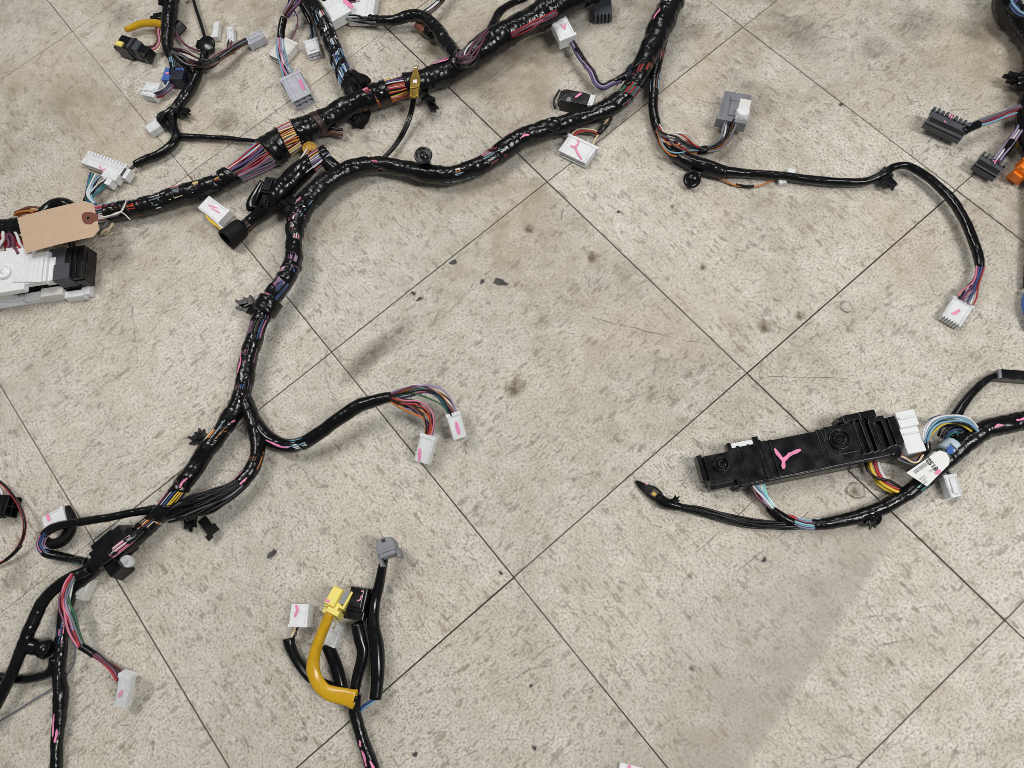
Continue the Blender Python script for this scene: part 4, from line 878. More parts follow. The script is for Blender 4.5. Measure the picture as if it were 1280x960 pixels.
mb.box(-2 * k, 8 * k, -9 * k, 9 * k, -.020, -.003, 'yellow_plastic', .001); mb.box(5 * k, 36 * k, -12 * k, 11 * k, -.022, -.001, 'yellow_plastic', .0015); mb.box(8 * k, 34 * k, -6 * k, 10 * k, -.003, .002, 'yellow_plastic', .001)
mb.box(0, 9 * k, -17 * k, 2 * k, -.012, .003, 'yellow_plastic', .0008); mb.box(12 * k, 36 * k, -17 * k, -14 * k, -.014, .0, 'yellow_plastic'); mb.box(12 * k, 16 * k, -17 * k, -10 * k, -.014, -.001, 'yellow_plastic')
yc = mb.build('connector', Y, fr.M, bevel=.0006, label='pale yellow plug on the yellow sleeve'); mb = MB(); mb.box(17 * k, 34 * k, -14 * k, -7 * k, -.008, .0006, 'grey_plastic'); mb.build('lock', yc, fr.M)
stroke(yc, fr, [[(406, 750), (412, 752)]], 4, .0024)
fr = Fr((440, 776), (449, 734), .028); k = fr.k; mb = MB()
mb.box(0, 14 * k, -14 * k, 14 * k, -.022, -.002, 'black_plastic', .001); mb.box(10 * k, 42 * k, -13 * k, 12 * k, -.022, 0, 'black_plastic', .001); mb.box(16 * k, 40 * k, -8 * k, 7 * k, -.004, .0015, 'black_plastic')
bk = mb.build('connector', Y, fr.M, bevel=.0008, label='black plug beside the yellow plug'); stroke(bk, fr, [[(452, 738), (453, 740)], [(446, 751), (450, 750), (452, 744)]], 1.6, .0019)
fr = Fr((484, 692), (477, 668), .036); k = fr.k; mb = MB()
mb.prism([(-4 * k, -11 * k), (12 * k, -12.5 * k), (19 * k, -9 * k), (23 * k, 0), (19 * k, 9 * k), (12 * k, 12.5 * k), (-4 * k, 11 * k)], -.016, 0, 'grey_plastic', .05); mb.box(-9 * k, 4 * k, -14 * k, -10 * k, -.02, -.003, 'grey_plastic'); mb.box(-12 * k, 4 * k, 10 * k, 14 * k, -.02, -.003, 'grey_plastic')
mb.box(2 * k, 6 * k, -12 * k, 12 * k, -.001, .001, 'grey_plastic'); gp = mb.build('connector', Y, fr.M, bevel=.0007, label='dull grey plug at the top of the tall tube'); mb = MB(); mb.box(15 * k, 19 * k, -2.4 * k, 2.4 * k, -.001, .0004, 'ink'); mb.build('slot', gp, fr.M)
fan(Y, [(480, 690, 3, 30), (481, 698, 3, 26)], 4, 'blue sky black black', rw=1.4)
connector(Y, (372, 783), (375, 755), 23, 15, 'white_plastic', 4, cols=2, rows=2, marks=[[(370, 756), (372, 763), (368, 771)]], mw=3, latch=False, ribs=1, label='small white plug with a pink curve, left of the yellow sleeve')
fan(Y, [(366, 797, 3, 10), (369, 790, 3, 10), (371, 783, 4, 10)], 3, 'black cream white', rw=1.4)
connector(Y, (410, 806), (421, 780), 17, 11, 'clear_plastic', 1, cols=2, latch=False, label='milky plug half hidden by the yellow sleeve')
fan(Y, [(470, 873, 3, 12), (460, 880, 3, 12), (450, 889, 3, 8)], 4, 'blue sky teal blue', rw=1.4)
cord(Y, 'wire', [(417, 772, 1, 26), (420, 780, 1, 20), (417, 786, 1, 16)], 'wire_cream'); cord(Y, 'wire', [(432, 874, 1.2, 8), (436, 884, 1.2, 8), (441, 892, 1.2, 8)], 'wire_cream')

# ================================================================== HARNESS 5: right edge, with the labelled cable
R = thing('wiring_harness', 'black wiring harness entering at the right edge with a white printed flag label', 'wiring harness', 1120, 625)
trunk5 = cable(R, 'trunk', [(1310, 519, 11, 6), (1280, 526, 11.5, 6), (1255, 531, 12, 6), (1232, 537, 12, 6), (1215, 548, 11.5, 6), (1198, 562, 11, 5), (1180, 578, 10.5, 4), (1160, 596, 10, 4), (1142, 611, 9.5, 4), (1122, 624, 9, 3), (1100, 636, 9, 3), (1075, 645, 8.5, 3), (1050, 651, 8, 3), (1028, 655, 7.5, 3), (1005, 655, 6.5, 3), (992, 651, 6, 3)],
      gaps=[(1146, 608, 5, .3, 'aqua black teal black'), (1003, 655, 22, .2, 'white plum sky aqua white lilac'), ], marks=[(1240, 532, 12, -.1, 4), (1273, 526, 22, .1, 4)], lump=.04, seg=22)
fan(R, [(1222, 541, 4, 16), (1208, 530, 6, 20), (1190, 525, 7, 24), (1172, 527, 7, 26), (1161, 538, 6, 26), (1157, 552, 4, 24)], 9, 'white black grey sky yellow blue sky black white', rw=1.5, wob=.3)
cord(R, 'wire', [(1222, 538, 1.7, 22), (1200, 524, 1.7, 26), (1180, 521, 1.7, 30), (1164, 527, 1.7, 32), (1157, 540, 1.7, 30), (1156, 553, 1.7, 26)], 'wire_white')
fan(R, [(1224, 543, 5, 8), (1205, 537, 7, 8), (1185, 538, 7, 8), (1178, 548, 6, 6)], 6, 'black blue sky black teal', rw=1.5)
cable(R, 'tape_wrap', [(1157, 548, 4.5, 20), (1158, 560, 5, 18), (1153, 569, 4.5, 16)], lump=.05)
fan(R, [(1153, 567, 4, 16), (1145, 575, 5, 15), (1135, 576, 5, 15), (1124, 570, 5, 16)], 7, 'lilac purple black brown grey lilac cream', rw=1.4, wob=.4)
cable(R, 'branch', [(1188, 548, 6, 2), (1190, 532, 6, 2), (1196, 518, 6, 3), (1206, 503, 5.5, 4), (1218, 488, 5, 4), (1232, 476, 4.5, 4), (1246, 469, 4, 4), (1256, 467, 4, 4)], lump=.06, mat='black_tape')
fr = Fr((1250, 467), (1292, 470), .012); k = fr.k; mb = MB(); mb.box(0, 50 * k, -6.5 * k, 6.5 * k, -.010, 0, 'black_plastic'); mb.build('connector', R, fr.M, bevel=.0006, label='black rectangular plug at the right edge'); mb = MB(); mb.box(-2 * k, 1.5 * k, -6 * k, 6 * k, -.009, .0006, 'grey_plastic'); mb.build('collar', R, fr.M)
cord(R, 'wire', [(1222, 546, 1.5, 14), (1216, 560, 1.5, 10), (1204, 572, 1.5, 8), (1192, 578, 1.5, 8), (1186, 579, 1.5, 8)], 'wire_aqua')
cord(R, 'wire', [(1220, 548, 1.5, 10), (1213, 562, 1.5, 6), (1202, 574, 1.5, 4), (1190, 581, 1.5, 4)], 'wire_teal')
cord(R, 'wire', [(1219, 546, 1.2, 16), (1215, 556, 1.2, 14), (1206, 567, 1.2, 10), (1194, 576, 1.2, 8)], 'wire_white')
cable(R, 'printed_band', [(1181, 566, 11.6, 4), (1187, 561, 11.6, 4), (1194, 555, 11.8, 4)], mat='pale_blue_paper', lump=.02, ridge=.02, label='pale printed paper band with a blue emblem')
fr = Fr((1182, 568), (1195, 556), .0225); k = fr.k; mb = MB()
mb.prism([(5 * k, -4 * k), (9 * k, -5 * k), (11 * k, -1.5 * k), (14 * k, -2 * k), (13 * k, 2 * k), (15 * k, 5 * k), (10 * k, 4 * k), (8 * k, 6 * k), (6 * k, 2 * k), (2 * k, 1 * k)], 0, .0004, 'blue_print')
for x in (0, 2, 15): mb.box(x * k, (x + .8) * k, -6 * k, 6 * k, -.0008, .0002, 'faded_ink')
mb.build('emblem', R, fr.M)
cable(R, 'tape_wrap', [(1175, 573, 12, 4), (1181, 567, 12, 4)], mat='green_tape', lump=.04, label='dark green tape ring')
cable(R, 'label_wrap', [(1160, 586, 11.5, 4), (1168, 579, 11.8, 4), (1176, 572, 11.5, 4)], mat='white_paper', lump=.015, ridge=0)
fr = Fr((1146, 601), (1174, 576), .0235); k = fr.k
def flag_pt(x, y): q = fr.loc(x, y, 0); return (q[0], q[1])
pts = [flag_pt(*p) for p in ((1133, 591), (1159, 573), (1168, 566), (1175, 563), (1183, 566), (1187, 573), (1186, 581), (1176, 591), (1159, 608))]
mb = MB(); mb.prism(pts, -.0004, 0, 'white_paper'); lab = mb.build('flag_label', R, fr.M, label='white printed flag label with bold figures and a pink dab')
mb = MB()
ux = np.array(fr.loc(1160, 579)) - np.array(fr.loc(1142, 592)); Lb = np.linalg.norm(ux); ux /= Lb; uy = np.array([-ux[1], ux[0]]); b0 = np.array(fr.loc(1143, 590.5)); x = 0
bl = 27 * k
while x < bl:
    wdt = random.choice((.35, .35, .7, 1.0)) * k; q0 = b0 + ux * x; hw = 2.3 * k
    mb.add([(*(q0 - uy * hw), .0003), (*(q0 + ux * wdt - uy * hw), .0003), (*(q0 + ux * wdt + uy * hw), .0003), (*(q0 + uy * hw), .0003)], [(0, 1, 2, 3)], 'faded_ink', False); x += wdt + random.choice((.4, .6, .9)) * k
mb.build('barcode', lab, fr.M)
aa = math.degrees(math.atan2(ux[1], ux[0]))
text_on(lab, fr, '81525', 1173.5, 586, 8.4, aa + 88, .0004, 'ink', bold=.22, spacing=1.0)
text_on(lab, fr, '12121', 1162, 591.5, 4.2, aa, .0004, 'faded_ink')
for i, (sx, sy, tx) in enumerate(((1150, 600, '5A 0125'), (1152.5, 602.5, '1 220 11'), (1155.5, 605, '0214'))): text_on(lab, fr, tx, sx, sy, 2.6, aa, .0004, 'ink')
stroke(lab, fr, [[(1169, 592), (1176, 588)], [(1172, 587), (1174, 593)]], 4.2, .0006)
connector(R, (1187, 594), (1196, 621), 15, 11, 'clear_plastic', 2, cols=2, latch=True, label='milky white plug hanging below the flag label')
cord(R, 'wire', [(1180, 586, 2, 8), (1184, 589, 2.4, 8), (1188, 594, 2, 8)], 'black_tape')
grommet(R, 1090, 648, 12, 12, 10, (0, 14), 35, 'clip', label='black button clip under the cable'); arm_clip(R, 1090, 649, 100, 13, 12)
# leads into the long black module
fan(R, [(1089, 572, 4, 8), (1093, 586, 4, 10), (1101, 600, 4, 10), (1114, 609, 4, 10), (1128, 614, 4, 10)], 1, 'yellow', rw=2.0)
cord(R, 'wire', [(1084, 574, 2.0, 8), (1089, 590, 2.0, 8), (1097, 604, 2.0, 8), (1110, 613, 2.0, 8), (1126, 617, 2.0, 8)], 'wire_yellow'); cord(R, 'wire', [(1092, 572, 2.2, 9), (1096, 588, 2.2, 10), (1104, 601, 2.2, 10), (1114, 608, 2.2, 10), (1127, 612, 2.2, 10)], 'wire_red')
cord(R, 'wire', [(1096, 571, 2.0, 8), (1100, 587, 2.0, 8), (1108, 600, 2.0, 8), (1118, 607, 2.0, 8), (1130, 611, 2.0, 8)], 'wire_white'); cord(R, 'wire', [(1081, 575, 1.8, 12), (1085, 588, 1.8, 16), (1095, 597, 1.8, 18), (1112, 601, 1.8, 16), (1127, 610, 1.8, 12)], 'wire_black')
fan(R, [(938, 602, 6, 8), (947, 612, 6, 8), (957, 626, 5, 6), (968, 637, 4, 5)], 12, 'plum white aqua lilac teal red sky aqua plum white', rw=1.5, flat=(.4, 0))
cord(R, 'wire', [(953, 600, 2.6, 10), (956, 614, 2.6, 10), (962, 628, 2.4, 9), (968, 636, 2, 8)], 'wire_aqua'); cord(R, 'wire', [(950, 600, 2.4, 11), (952, 612, 2.4, 11), (955, 624, 2.2, 9)], 'wire_white')
cable(R, 'branch', [(959, 633, 4.6, 4), (968, 640, 6, 4), (980, 648, 6.5, 3), (992, 653, 6, 3)], lump=.06)
cord(R, 'wire', [(980, 645, 2, 8), (990, 646, 2.6, 8), (998, 650, 2, 8)], 'wire_red')
fan(R, [(1000, 657, 4, 2), (985, 657, 6, 2), (965, 655, 6, 2), (940, 653, 5, 2), (915, 649, 5, 2), (890, 643, 6, 2), (868, 637, 6, 2), (850, 633, 4, 3)], 7, 'black', rw=1.6, wob=.45)
hose(R, [(852, 634, 5, 3), (840, 631, 6.5, 3), (830, 628, 7.5, 2), (822, 622, 7.5, 2)], 'black_tube', label=None); arm_clip(R, 843, 626, 320, 9, 14)
fr = Fr((829, 624), (793, 600), .009, .004); k = fr.k; mb = MB()
mb.prism([(0, -6 * k), (9 * k, -8 * k), (18 * k, -8.5 * k), (30 * k, -5 * k), (42 * k, -2 * k), (43 * k, 1.5 * k), (34 * k, 5 * k), (20 * k, 8 * k), (8 * k, 8 * k), (0, 6 * k)], -.004, 0, 'black_tube', .06); pouch = mb.build('lead_end', R, fr.M, bevel=.0008, label='black taped lead tip lying on a tile joint')
mb = MB(); mb.box(8 * k, 18 * k, -5.5 * k, 5.5 * k, -.001, .0008, 'brown_tape', .0006); mb.box(0, 4 * k, -6 * k, 6 * k, -.003, .0006, 'clear_plastic'); mb.box(10 * k, 15 * k, -1 * k, 3 * k, .0, .0014, 'gold_metal'); mb.build('band', pouch, fr.M); stroke(pouch, fr, [[(807, 604), (809, 606)]], 2.4, .0008)

# the long black module
D = thing('control_module', 'long flat black plastic control module with a pink tick mark, right of centre', 'control module', 990, 580)
Z = .027; fr = Fr((870, 568), (1107, 520), Z); k = fr.k; mb = MB()
bx = lambda u0, u1, v0, v1, z0, z1, m='black_plastic', t=0.0: mb.box(u0 * k, u1 * k, -v1 * k, -v0 * k, z0, z1, m, t)
bx(8, 42, 4, 40, -.022, -.001); bx(8, 40, 38, 46, -.022, -.006); bx(40, 160, 1, 47, -.022, -.0005); bx(158, 236, -3, 48, -.022, -.0008, t=.001); bx(42, 236, 44, 52, -.022, -.007, t=.002)
bx(50, 54, 0, 47, -.002, .0012); bx(64, 66, 0, 47, -.002, .0008); bx(76, 81, -2, 48, -.004, .0022); bx(82, 88, 0, 47, -.003, -.0002); bx(90, 95, 0, 47, -.002, .0012, t=.0006); bx(150, 154, 0, 46, -.002, .0006)
bx(40, 45, -6, 4, -.012, -.001); bx(72, 79, -7, 2, -.012, .001)
bx(160, 197, 1, 35, -.002, .0010)
bx(196, 200, -2, 40, -.002, .0020); bx(203, 208, -2, 40, -.002, .0045); bx(212, 231, 0, 6, -.002, .0065); bx(211, 216, 4, 40, -.002, .0062); bx(227, 232, 4, 38, -.002, .0062); bx(219, 224, 8, 40, -.002, .0025); bx(234, 246, 2, 38, -.012, .0050, t=.001); bx(232, 244, 38, 50, -.018, -.006)
bx(184, 226, -11, -1, -.016, .0035, t=.0008); bx(180, 187, -9, -3, -.016, .001); bx(205, 208, -10, 0, .0, .005)
body = mb.build('body', D, fr.M, bevel=.0006)
mb = MB(); bx(0, 8, 0, 33, -.018, -.004, t=.0006); bx(6, 12, 6, 34, -.016, -.006); mb.build('end_tab', body, fr.M, bevel=.0006)
mb = MB(); bx(156, 162, 2, 36, -.0016, .0006); mb.build('rib', body, fr.M, bevel=.0004)
mb = MB(); bx(45, 72, -4.5, 1.5, -.010, .0004, 'white_plastic'); mb.build('connector', D, fr.M, bevel=.0004, label='thin white strip plug in the top edge')
for px_, py_, r_ in ((901.5, 581, 9.5), (1049, 549.5, 13.5)):
    q = fr.loc(px_, py_, .001); R_ = r_ * k; mb = MB()
    mb.lathe([(R_, -.002), (R_, .0018), (R_ * .93, .0040), (R_ * .84, .0036), (R_ * .76, .0008), (R_ * .58, .0006), (R_ * .54, .0042), (R_ * .44, .0044), (R_ * .36, .0012), (R_ * .14, .0008), (R_ * .12, .0018), (R_ * .02, .0018)], 'black_plastic', Matrix.Translation((q[0], q[1], 0)), 30)
    mb.build('round_boss', D, fr.M)
stroke(D, fr, [[(967.5, 561), (973, 568), (979.5, 576)], [(979.5, 572), (979.3, 586)], [(980, 575), (987, 568), (1001, 562)]], 4.6, .0012)
mb = MB(); q0 = fr.loc(1109, 518.5, .004); bx(247, 272, -2, 20, -.018, .003, 'white_plastic', .0006); bx(246, 270, 18, 52, -.020, .001, 'white_plastic', .0006); bx(240, 250, 0, 40, -.018, -.006, 'clear_plastic'); bx(249, 269, 6, 9, .002, .0042, 'white_plastic'); bx(249, 268, 26, 28, .0005, .0022, 'white_plastic')
mb.build('connector', D, fr.M, bevel=.0006, label='large bright white plug in the right end')

# ================================================================== HARNESS 6: top right corner
Q = thing('wiring_harness', 'black wiring harness in the top right corner with dark grey and orange plugs', 'wiring harness', 1282, 120)
cable(Q, 'trunk', [(1272, -25, 22, 6), (1268, 0, 22, 6), (1276, 24, 17, 6), (1288, 48, 13, 6), (1294, 80, 12, 6), (1289, 110, 11, 6), (1284, 135, 11, 6), (1284, 170, 11, 6), (1292, 200, 11, 6)], gaps=[(1280, 34, 7, .3, 'sky blue black purple'), (1282, 22, 5, .1, 'blue white black purple')], lump=.10)
hose(Q, [(1262, -14, 12, 4), (1254, 2, 12, 3), (1258, 18, 11, 3), (1266, 28, 9, 3)], 'black_tube', open_end=False)
wad(Q, 1262, 22, 12, 14, 'black_tape', name='tape_knot')
fan(Q, [(1276, -6, 4, 46), (1262, 8, 5, 48), (1276, 18, 5, 48), (1290, 12, 4, 46)], 5, 'blue purple black sky black', rw=1.4, wob=.5)
arm_clip(Q, 1272, 96, 190, 16, 16); wad(Q, 1282, 104, 11, 14, 'black_tape')
fan(Q, [(1299, 122, 6, 10), (1280, 133, 6, 10), (1258, 142, 6, 10), (1238, 150, 5, 10), (1222, 155, 4, 12)], 10, 'sky red blue grey red white plum black grey', rw=1.5, wob=.25)
cable(Q, 'tape_wrap', [(1224, 155, 5, 12), (1214, 159, 5, 13), (1203, 165, 5, 14)], lump=.04)
k1 = connector(Q, (1189, 148), (1179, 163), 48, 12, 'slate_plastic', 10, 6, rows=2, cols=8, latch=False, collar=False, ribs=0, label='large dark grey comb plug')
fr = o_fr[k1]; k = fr.k; mb = MB(); Lc = fr.L
for i in range(9):
    y = (-23 + 5.6 * i) * k; mb.box(-4 * k, 1 * k, y - 1.8 * k, y + 1.4 * k, -.010, .0018 + .001 * (i % 2), 'slate_plastic'); mb.box(-3 * k, -1 * k, y - 2.2 * k, y + 2.2 * k, -.008, .0008, 'slate_plastic')
mb.build('teeth', k1, fr.M, bevel=.0003); mb = MB(); mb.box(Lc * .50, Lc * .80, -21 * k, 23 * k, -.001, .0004, 'black_cloth'); mb.build('slot', k1, fr.M); mb = MB(); mb.box(Lc * .90, Lc * 1.14, -24 * k, 24 * k, -.010, -.003, 'slate_plastic', .0008); mb.build('lip', k1, fr.M, bevel=.0004)
stroke(k1, fr, [[(1186, 143), (1191, 147)], [(1191, 143), (1188, 149)], [(1180, 151), (1183, 153)]], 1.3, .0030)
fan(Q, [(1284, 150, 6, 10), (1275, 164, 6, 10), (1264, 178, 5, 10), (1256, 190, 5, 12), (1246, 203, 6, 14)], 9, 'lilac red purple white blue plum lilac sky', rw=1.4, wob=.2)
cable(Q, 'tape_wrap', [(1265, 177, 5.5, 10), (1258, 187, 5.5, 11), (1252, 195, 5, 12)], lump=.04)
k2 = connector(Q, (1242, 201), (1232, 213), 31, 11, 'slate_plastic', 8, 5, rows=2, cols=5, latch=False, collar=False, ribs=0, label='small dark grey comb plug')
fr = o_fr[k2]; k = fr.k; mb = MB(); Lc = fr.L
for i in range(6):
    y = (-14 + 5.6 * i) * k; mb.box(-4 * k, 1 * k, y - 1.8 * k, y + 1.3 * k, -.010, .0016 + .001 * (i % 2), 'slate_plastic')
mb.build('teeth', k2, fr.M, bevel=.0003); mb = MB(); mb.box(Lc * .45, Lc * .85, -14 * k, 14 * k, -.001, .0004, 'black_cloth'); mb.build('slot', k2, fr.M); mb = MB(); mb.box(Lc * .90, Lc * 1.16, -15.5 * k, 15.5 * k, -.010, -.003, 'slate_plastic', .0008); mb.build('lip', k2, fr.M, bevel=.0004)
stroke(k2, fr, [[(1241, 200), (1245, 203)], [(1246, 199), (1243, 205)]], 1.3, .0030)
fr = Fr((1291, 201), (1271, 219), .022); k = fr.k; mb = MB()
mb.box(0, 22 * k, -9 * k, 9 * k, -.018, 0, 'orange_plastic', .0015); mb.box(-8 * k, 4 * k, -12 * k, 12 * k, -.016, -.002, 'orange_plastic', .001); mb.box(8 * k, 20 * k, -5 * k, 1 * k, -.001, .003, 'orange_plastic'); mb.box(5 * k, 17 * k, 4 * k, 11 * k, -.012, .001, 'orange_plastic'); mb.box(21 * k, 25 * k, -6 * k, 6 * k, -.014, -.004, 'orange_plastic'); mb.build('connector', Q, fr.M, bevel=.0008, label='bright orange plug at the right edge')
hose(Q, [(1285, 364, 4, 4), (1282, 380, 4.5, 4), (1286, 398, 4, 4), (1290, 412, 4, 4)], 'blue_plastic', open_end=False, label='blue plug edge showing at the right border'); cable(Q, 'branch', [(1292, 190, 8, 4), (1290, 250, 6, 3), (1287, 310, 5, 3), (1283, 360, 4, 3)], lump=.04)
mb = MB(); fr = Fr((1274, 176), (1286, 170), .01); mb.box(0, 20 * fr.k, -6 * fr.k, 6 * fr.k, -.008, 0, 'amber_tape'); mb.build('tape_flag', Q, fr.M)

# ================================================================== HARNESS 7: left edge loop
E = thing('wiring_harness', 'red and black wire loop with a small black plug peeking in at the left edge', 'wiring harness', 10, 650)
fan(E, [(-12, 596, 1.2, 8), (2, 604, 1.4, 12), (15, 618, 1.4, 16), (26, 636, 1.4, 18), (31, 655, 1.4, 18), (28, 674, 1.4, 14), (18, 690, 1.4, 8), (4, 702, 1.4, 4), (-12, 709, 1.4, 3)], 3, 'red black red', rw=1.5, wob=.15)
cord(E, 'tape_wrap', [(26, 682, 2.2, 11), (17, 692, 2.2, 8), (6, 701, 2.2, 5)], 'black_tape')
connector(E, (-14, 630), (8, 632), 26, 18, 'black_plastic', 2, cols=2, latch=True, label='small black plug at the left edge'); arm_clip(E, 0, 640, 60, 10, 16); fan(E, [(-8, 604, 3, 10), (1, 612, 3, 10), (2, 620, 3, 12)], 4, 'yellow white orange green', rw=1.4)

# ================================================================== SEPARATE PIECES
# small black amplifier-like module with a white plug
S = thing('noise_filter', 'small black rectangular module with a pink mark and a small white end plug', 'filter', 720, 122)
fr = Fr((699, 116), (740, 124), .018); k = fr.k; mb = MB()
mb.box(2 * k, 40 * k, -11 * k, 8 * k, -.016, 0, 'black_plastic', .0012); mb.box(6 * k, 34 * k, 6 * k, 9.5 * k, -.012, -.002, 'black_plastic'); mb.box(0, 4 * k, -9 * k, 7 * k, -.014, -.003, 'black_plastic'); mb.box(4 * k, 38 * k, -3 * k, -1.6 * k, -.001, .0006, 'black_plastic')
sb = mb.build('body', S, fr.M, bevel=.0007); stroke(sb, fr, [[(719, 122), (727, 116)]], 3, .0010)
mb = MB(); mb.box(12 * k, 17 * k, -10 * k, -4 * k, -.001, .0004, 'grey_plastic'); mb.build('plate', sb, fr.M)
mb = MB(); mb.box(38 * k, 46 * k, -10.5 * k, 7 * k, -.014, .0005, 'white_plastic', .0008); mb.box(40 * k, 43 * k, -8 * k, 4 * k, 0, .0014, 'white_plastic'); mb.build('connector', S, fr.M, bevel=.0004)
cord(S, 'wire', [(700, 112, 1.4, 12), (695, 120, 1.4, 8), (692, 127, 1.4, 5), (694, 136, 1.6, 3)], 'wire_black')
cord(S, 'wire', [(743, 128, .9, 8), (750, 131, .9, 6), (757, 128, .9, 6), (764, 120, .9, 6), (772, 106, .9, 10)], 'wire_cream')

# white junction block at the left edge
J = thing('junction_block', 'white and black plastic junction block at the left edge, below the kraft tag', 'junction block', 50, 365)
fr = Fr((0, 362), (57, 353), .033); k = fr.k; mb = MB()
def jb(pa, pb, h, z0, m, t=0.0):
    q0 = fr.loc(*pa, h); q1 = fr.loc(*pb, h); mb.box(q0[0], q1[0], q0[1], q1[1], z0, h, m, t)
FL = -.0327
jb((-40, 320), (30, 362), 0, -.007, 'white_plastic', .0008); jb((28, 318), (57, 352), -.0006, -.007, 'white_plastic', .0008)
for x in (19, 25, 31, 37, 43, 49): jb((x, 319), (x + 2.2, 352), .0014, -.002, 'white_plastic')
jb((56, 323), (67, 350), -.004, -.014, 'white_plastic'); jb((-40, 318), (50, 340), -.006, FL, 'cream_plastic'); jb((-30, 352), (10, 366), -.010, -.024, 'white_plastic')
mb.build('body', J, fr.M, bevel=.0007)
mb = MB(); q = fr.loc(6.5, 341, 0); R_ = 9.5 * k
mb.lathe([(R_, -.002), (R_ * .97, .003), (R_ * .8, .0042), (R_ * .7, .002), (R_ * .45, .0018), (R_ * .4, .004), (R_ * .05, .004)], 'white_plastic', Matrix.Translation((q[0], q[1], 0))); mb.build('round_boss', J, fr.M)
mb = MB(); jb((67, 331), (85, 348), -.001, -.02, 'slate_plastic'); jb((71, 310), (80, 331), -.003, -.02, 'slate_plastic'); jb((62, 312), (71, 332), -.006, -.02, 'slate_plastic'); mb.build('connector', J, fr.M, bevel=.0006, label='dark grey plug in the block')
mb = MB(); jb((80, 309), (103, 347), -.005, -.026, 'black_plastic', .001); jb((96, 316), (107, 350), -.010, -.026, 'black_plastic'); jb((84, 312), (87, 345), -.003, -.01, 'black_plastic'); jb((92, 312), (94, 345), -.003, -.01, 'black_plastic'); mb.build('fuse_cover', J, fr.M, bevel=.0008, label='black cover on the right of the block')
mb = MB(); fz = FL + .006
jb((-40, 340), (110, 368), fz - .003, FL, 'white_plastic'); jb((104, 332), (111, 367), fz + .003, FL, 'white_plastic'); jb((101, 324), (106, 360), fz + .001, FL, 'cream_plastic')
jb((8, 366), (34, 373), fz + .001, FL, 'white_plastic'); jb((50, 360), (78, 368), fz + .008, FL, 'cream_plastic', .001); jb((80, 364), (104, 370), fz + .004, FL, 'white_plastic', .001); jb((-30, 362), (12, 372), fz + .006, FL, 'white_plastic', .001); jb((30, 366), (64, 372), fz + .003, FL, 'white_plastic', .001)
mb.build('tray', J, fr.M, bevel=.0008)
mb = MB(); jb((16, 355), (46, 364), fz + .004, FL, 'black_plastic', .001); jb((54, 350), (68, 358), fz + .006, FL, 'black_plastic'); jb((74, 350), (106, 358), fz + .006, FL, 'black_plastic', .001); mb.build('relay', J, fr.M, bevel=.0006, kind='stuff')

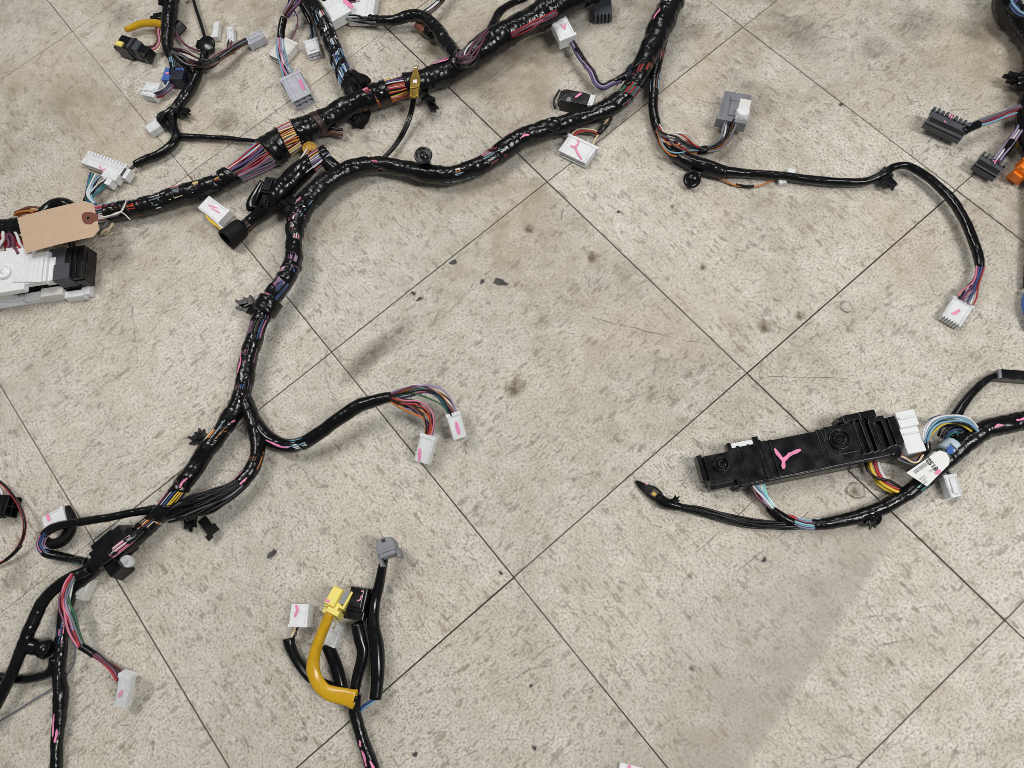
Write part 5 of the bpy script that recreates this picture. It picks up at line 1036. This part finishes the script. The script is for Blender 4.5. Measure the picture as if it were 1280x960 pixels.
# kraft tag tied to the thick trunk
K = thing('shipping_tag', 'blank tan kraft shipping tag with a reinforced hole lying over the harness at the left', 'tag', 70, 283)
fr = Fr((30, 297), (117, 272), .043, .046); k = fr.k
loc = lambda p, h=0.0: np.array(fr.loc(p[0], p[1], h))
outer = [loc(p) for p in ((21, 272), (107, 252), (117.5, 255.5), (124.5, 287), (117, 296.5), (32, 317))]
hc = loc((111, 273.5)); hr = 2.6 * k; nseg = 24
def tag_sheet(poly, hole_c, hr, z0, z1, mat):
    n = 72; v = []
    pl = np.array(poly); m = len(pl)
    angs = sorted(list(np.linspace(-math.pi, math.pi, n, endpoint=False)) + [math.atan2(*(p - hole_c)[::-1]) for p in pl])
    def ray(a):
        d = np.array([math.cos(a), math.sin(a)]); best = 1e9
        for i in range(m):
            p, q = pl[i], pl[(i + 1) % m]; e_ = q - p; den = d[0] * e_[1] - d[1] * e_[0]
            if abs(den) < 1e-12: continue
            w_ = p - hole_c; t = (w_[0] * e_[1] - w_[1] * e_[0]) / den; u = (w_[0] * d[1] - w_[1] * d[0]) / den
            if t > 0 and -1e-6 <= u <= 1 + 1e-6: best = min(best, t)
        return best
    n = len(angs); f = []
    for a in angs:
        d = np.array([math.cos(a), math.sin(a)]); t = ray(a)
        for rr in (hr, hr + (t - hr) * .33, hr + (t - hr) * .66, t):
            p = hole_c + d * rr; bend = .0022 * math.sin(p[0] / (100 * k) * 3.0)
            v += [(p[0], p[1], z0 + bend), (p[0], p[1], z1 + bend)]
    S_ = 8
    for i in range(n):
        j = (i + 1) % n
        for c in range(3):
            a0, a1 = i * S_ + c * 2, j * S_ + c * 2; f += [(a0 + 1, a0 + 3, a1 + 3, a1 + 1), (a0, a1, a1 + 2, a0 + 2)]
        f += [(i * S_ + 6, j * S_ + 6, j * S_ + 7, i * S_ + 7), (i * S_, i * S_ + 1, j * S_ + 1, j * S_)]
    mb = MB(); mb.add(v, f, mat, False); return mb
tag_sheet(outer, hc, hr, -.0004, 0, 'kraft_paper').build('card', K, fr.M)
ringp = [loc(p) for p in ((103.5, 271), (105.5, 267), (109, 266), (116, 266), (122.5, 268), (123, 275.5), (117.5, 278), (115, 281), (108, 281), (105, 278))]
tag_sheet(ringp, hc, hr * 1.02, .00012, .0005, 'brown_patch').build('reinforcement_patch', K, fr.M)
for q_ in ([(111, 274, .8, 42), (118, 272, .8, 44), (130, 271, .8, 40), (146, 267, .8, 36), (152, 264, .8, 34), (156, 256, .8, 32), (158, 250, .8, 28)], [(111, 274, .8, 40), (119, 274, .8, 43), (132, 272, .8, 38), (150, 265, .8, 35), (156, 268, .8, 30), (163, 275, .8, 24)]):
    cord(K, 'string', q_, 'string')

# slip of paper at the bottom edge
P_ = thing('paper_slip', 'corner of a white paper slip with a pink stripe at the bottom edge', 'paper', 800, 965)
fr = Fr((775, 953), (802, 959.5), .0035); k = fr.k; mb = MB()
mb.box(0, 60 * k, -60 * k, 0, -.0026, 0, 'white_paper'); sl = mb.build('sheet', P_, fr.M); mb = MB(); mb.box(10 * k, 14 * k, -58 * k, -.3 * k, 0, .0004, 'pink_paint'); mb.build('stripe', sl, fr.M)
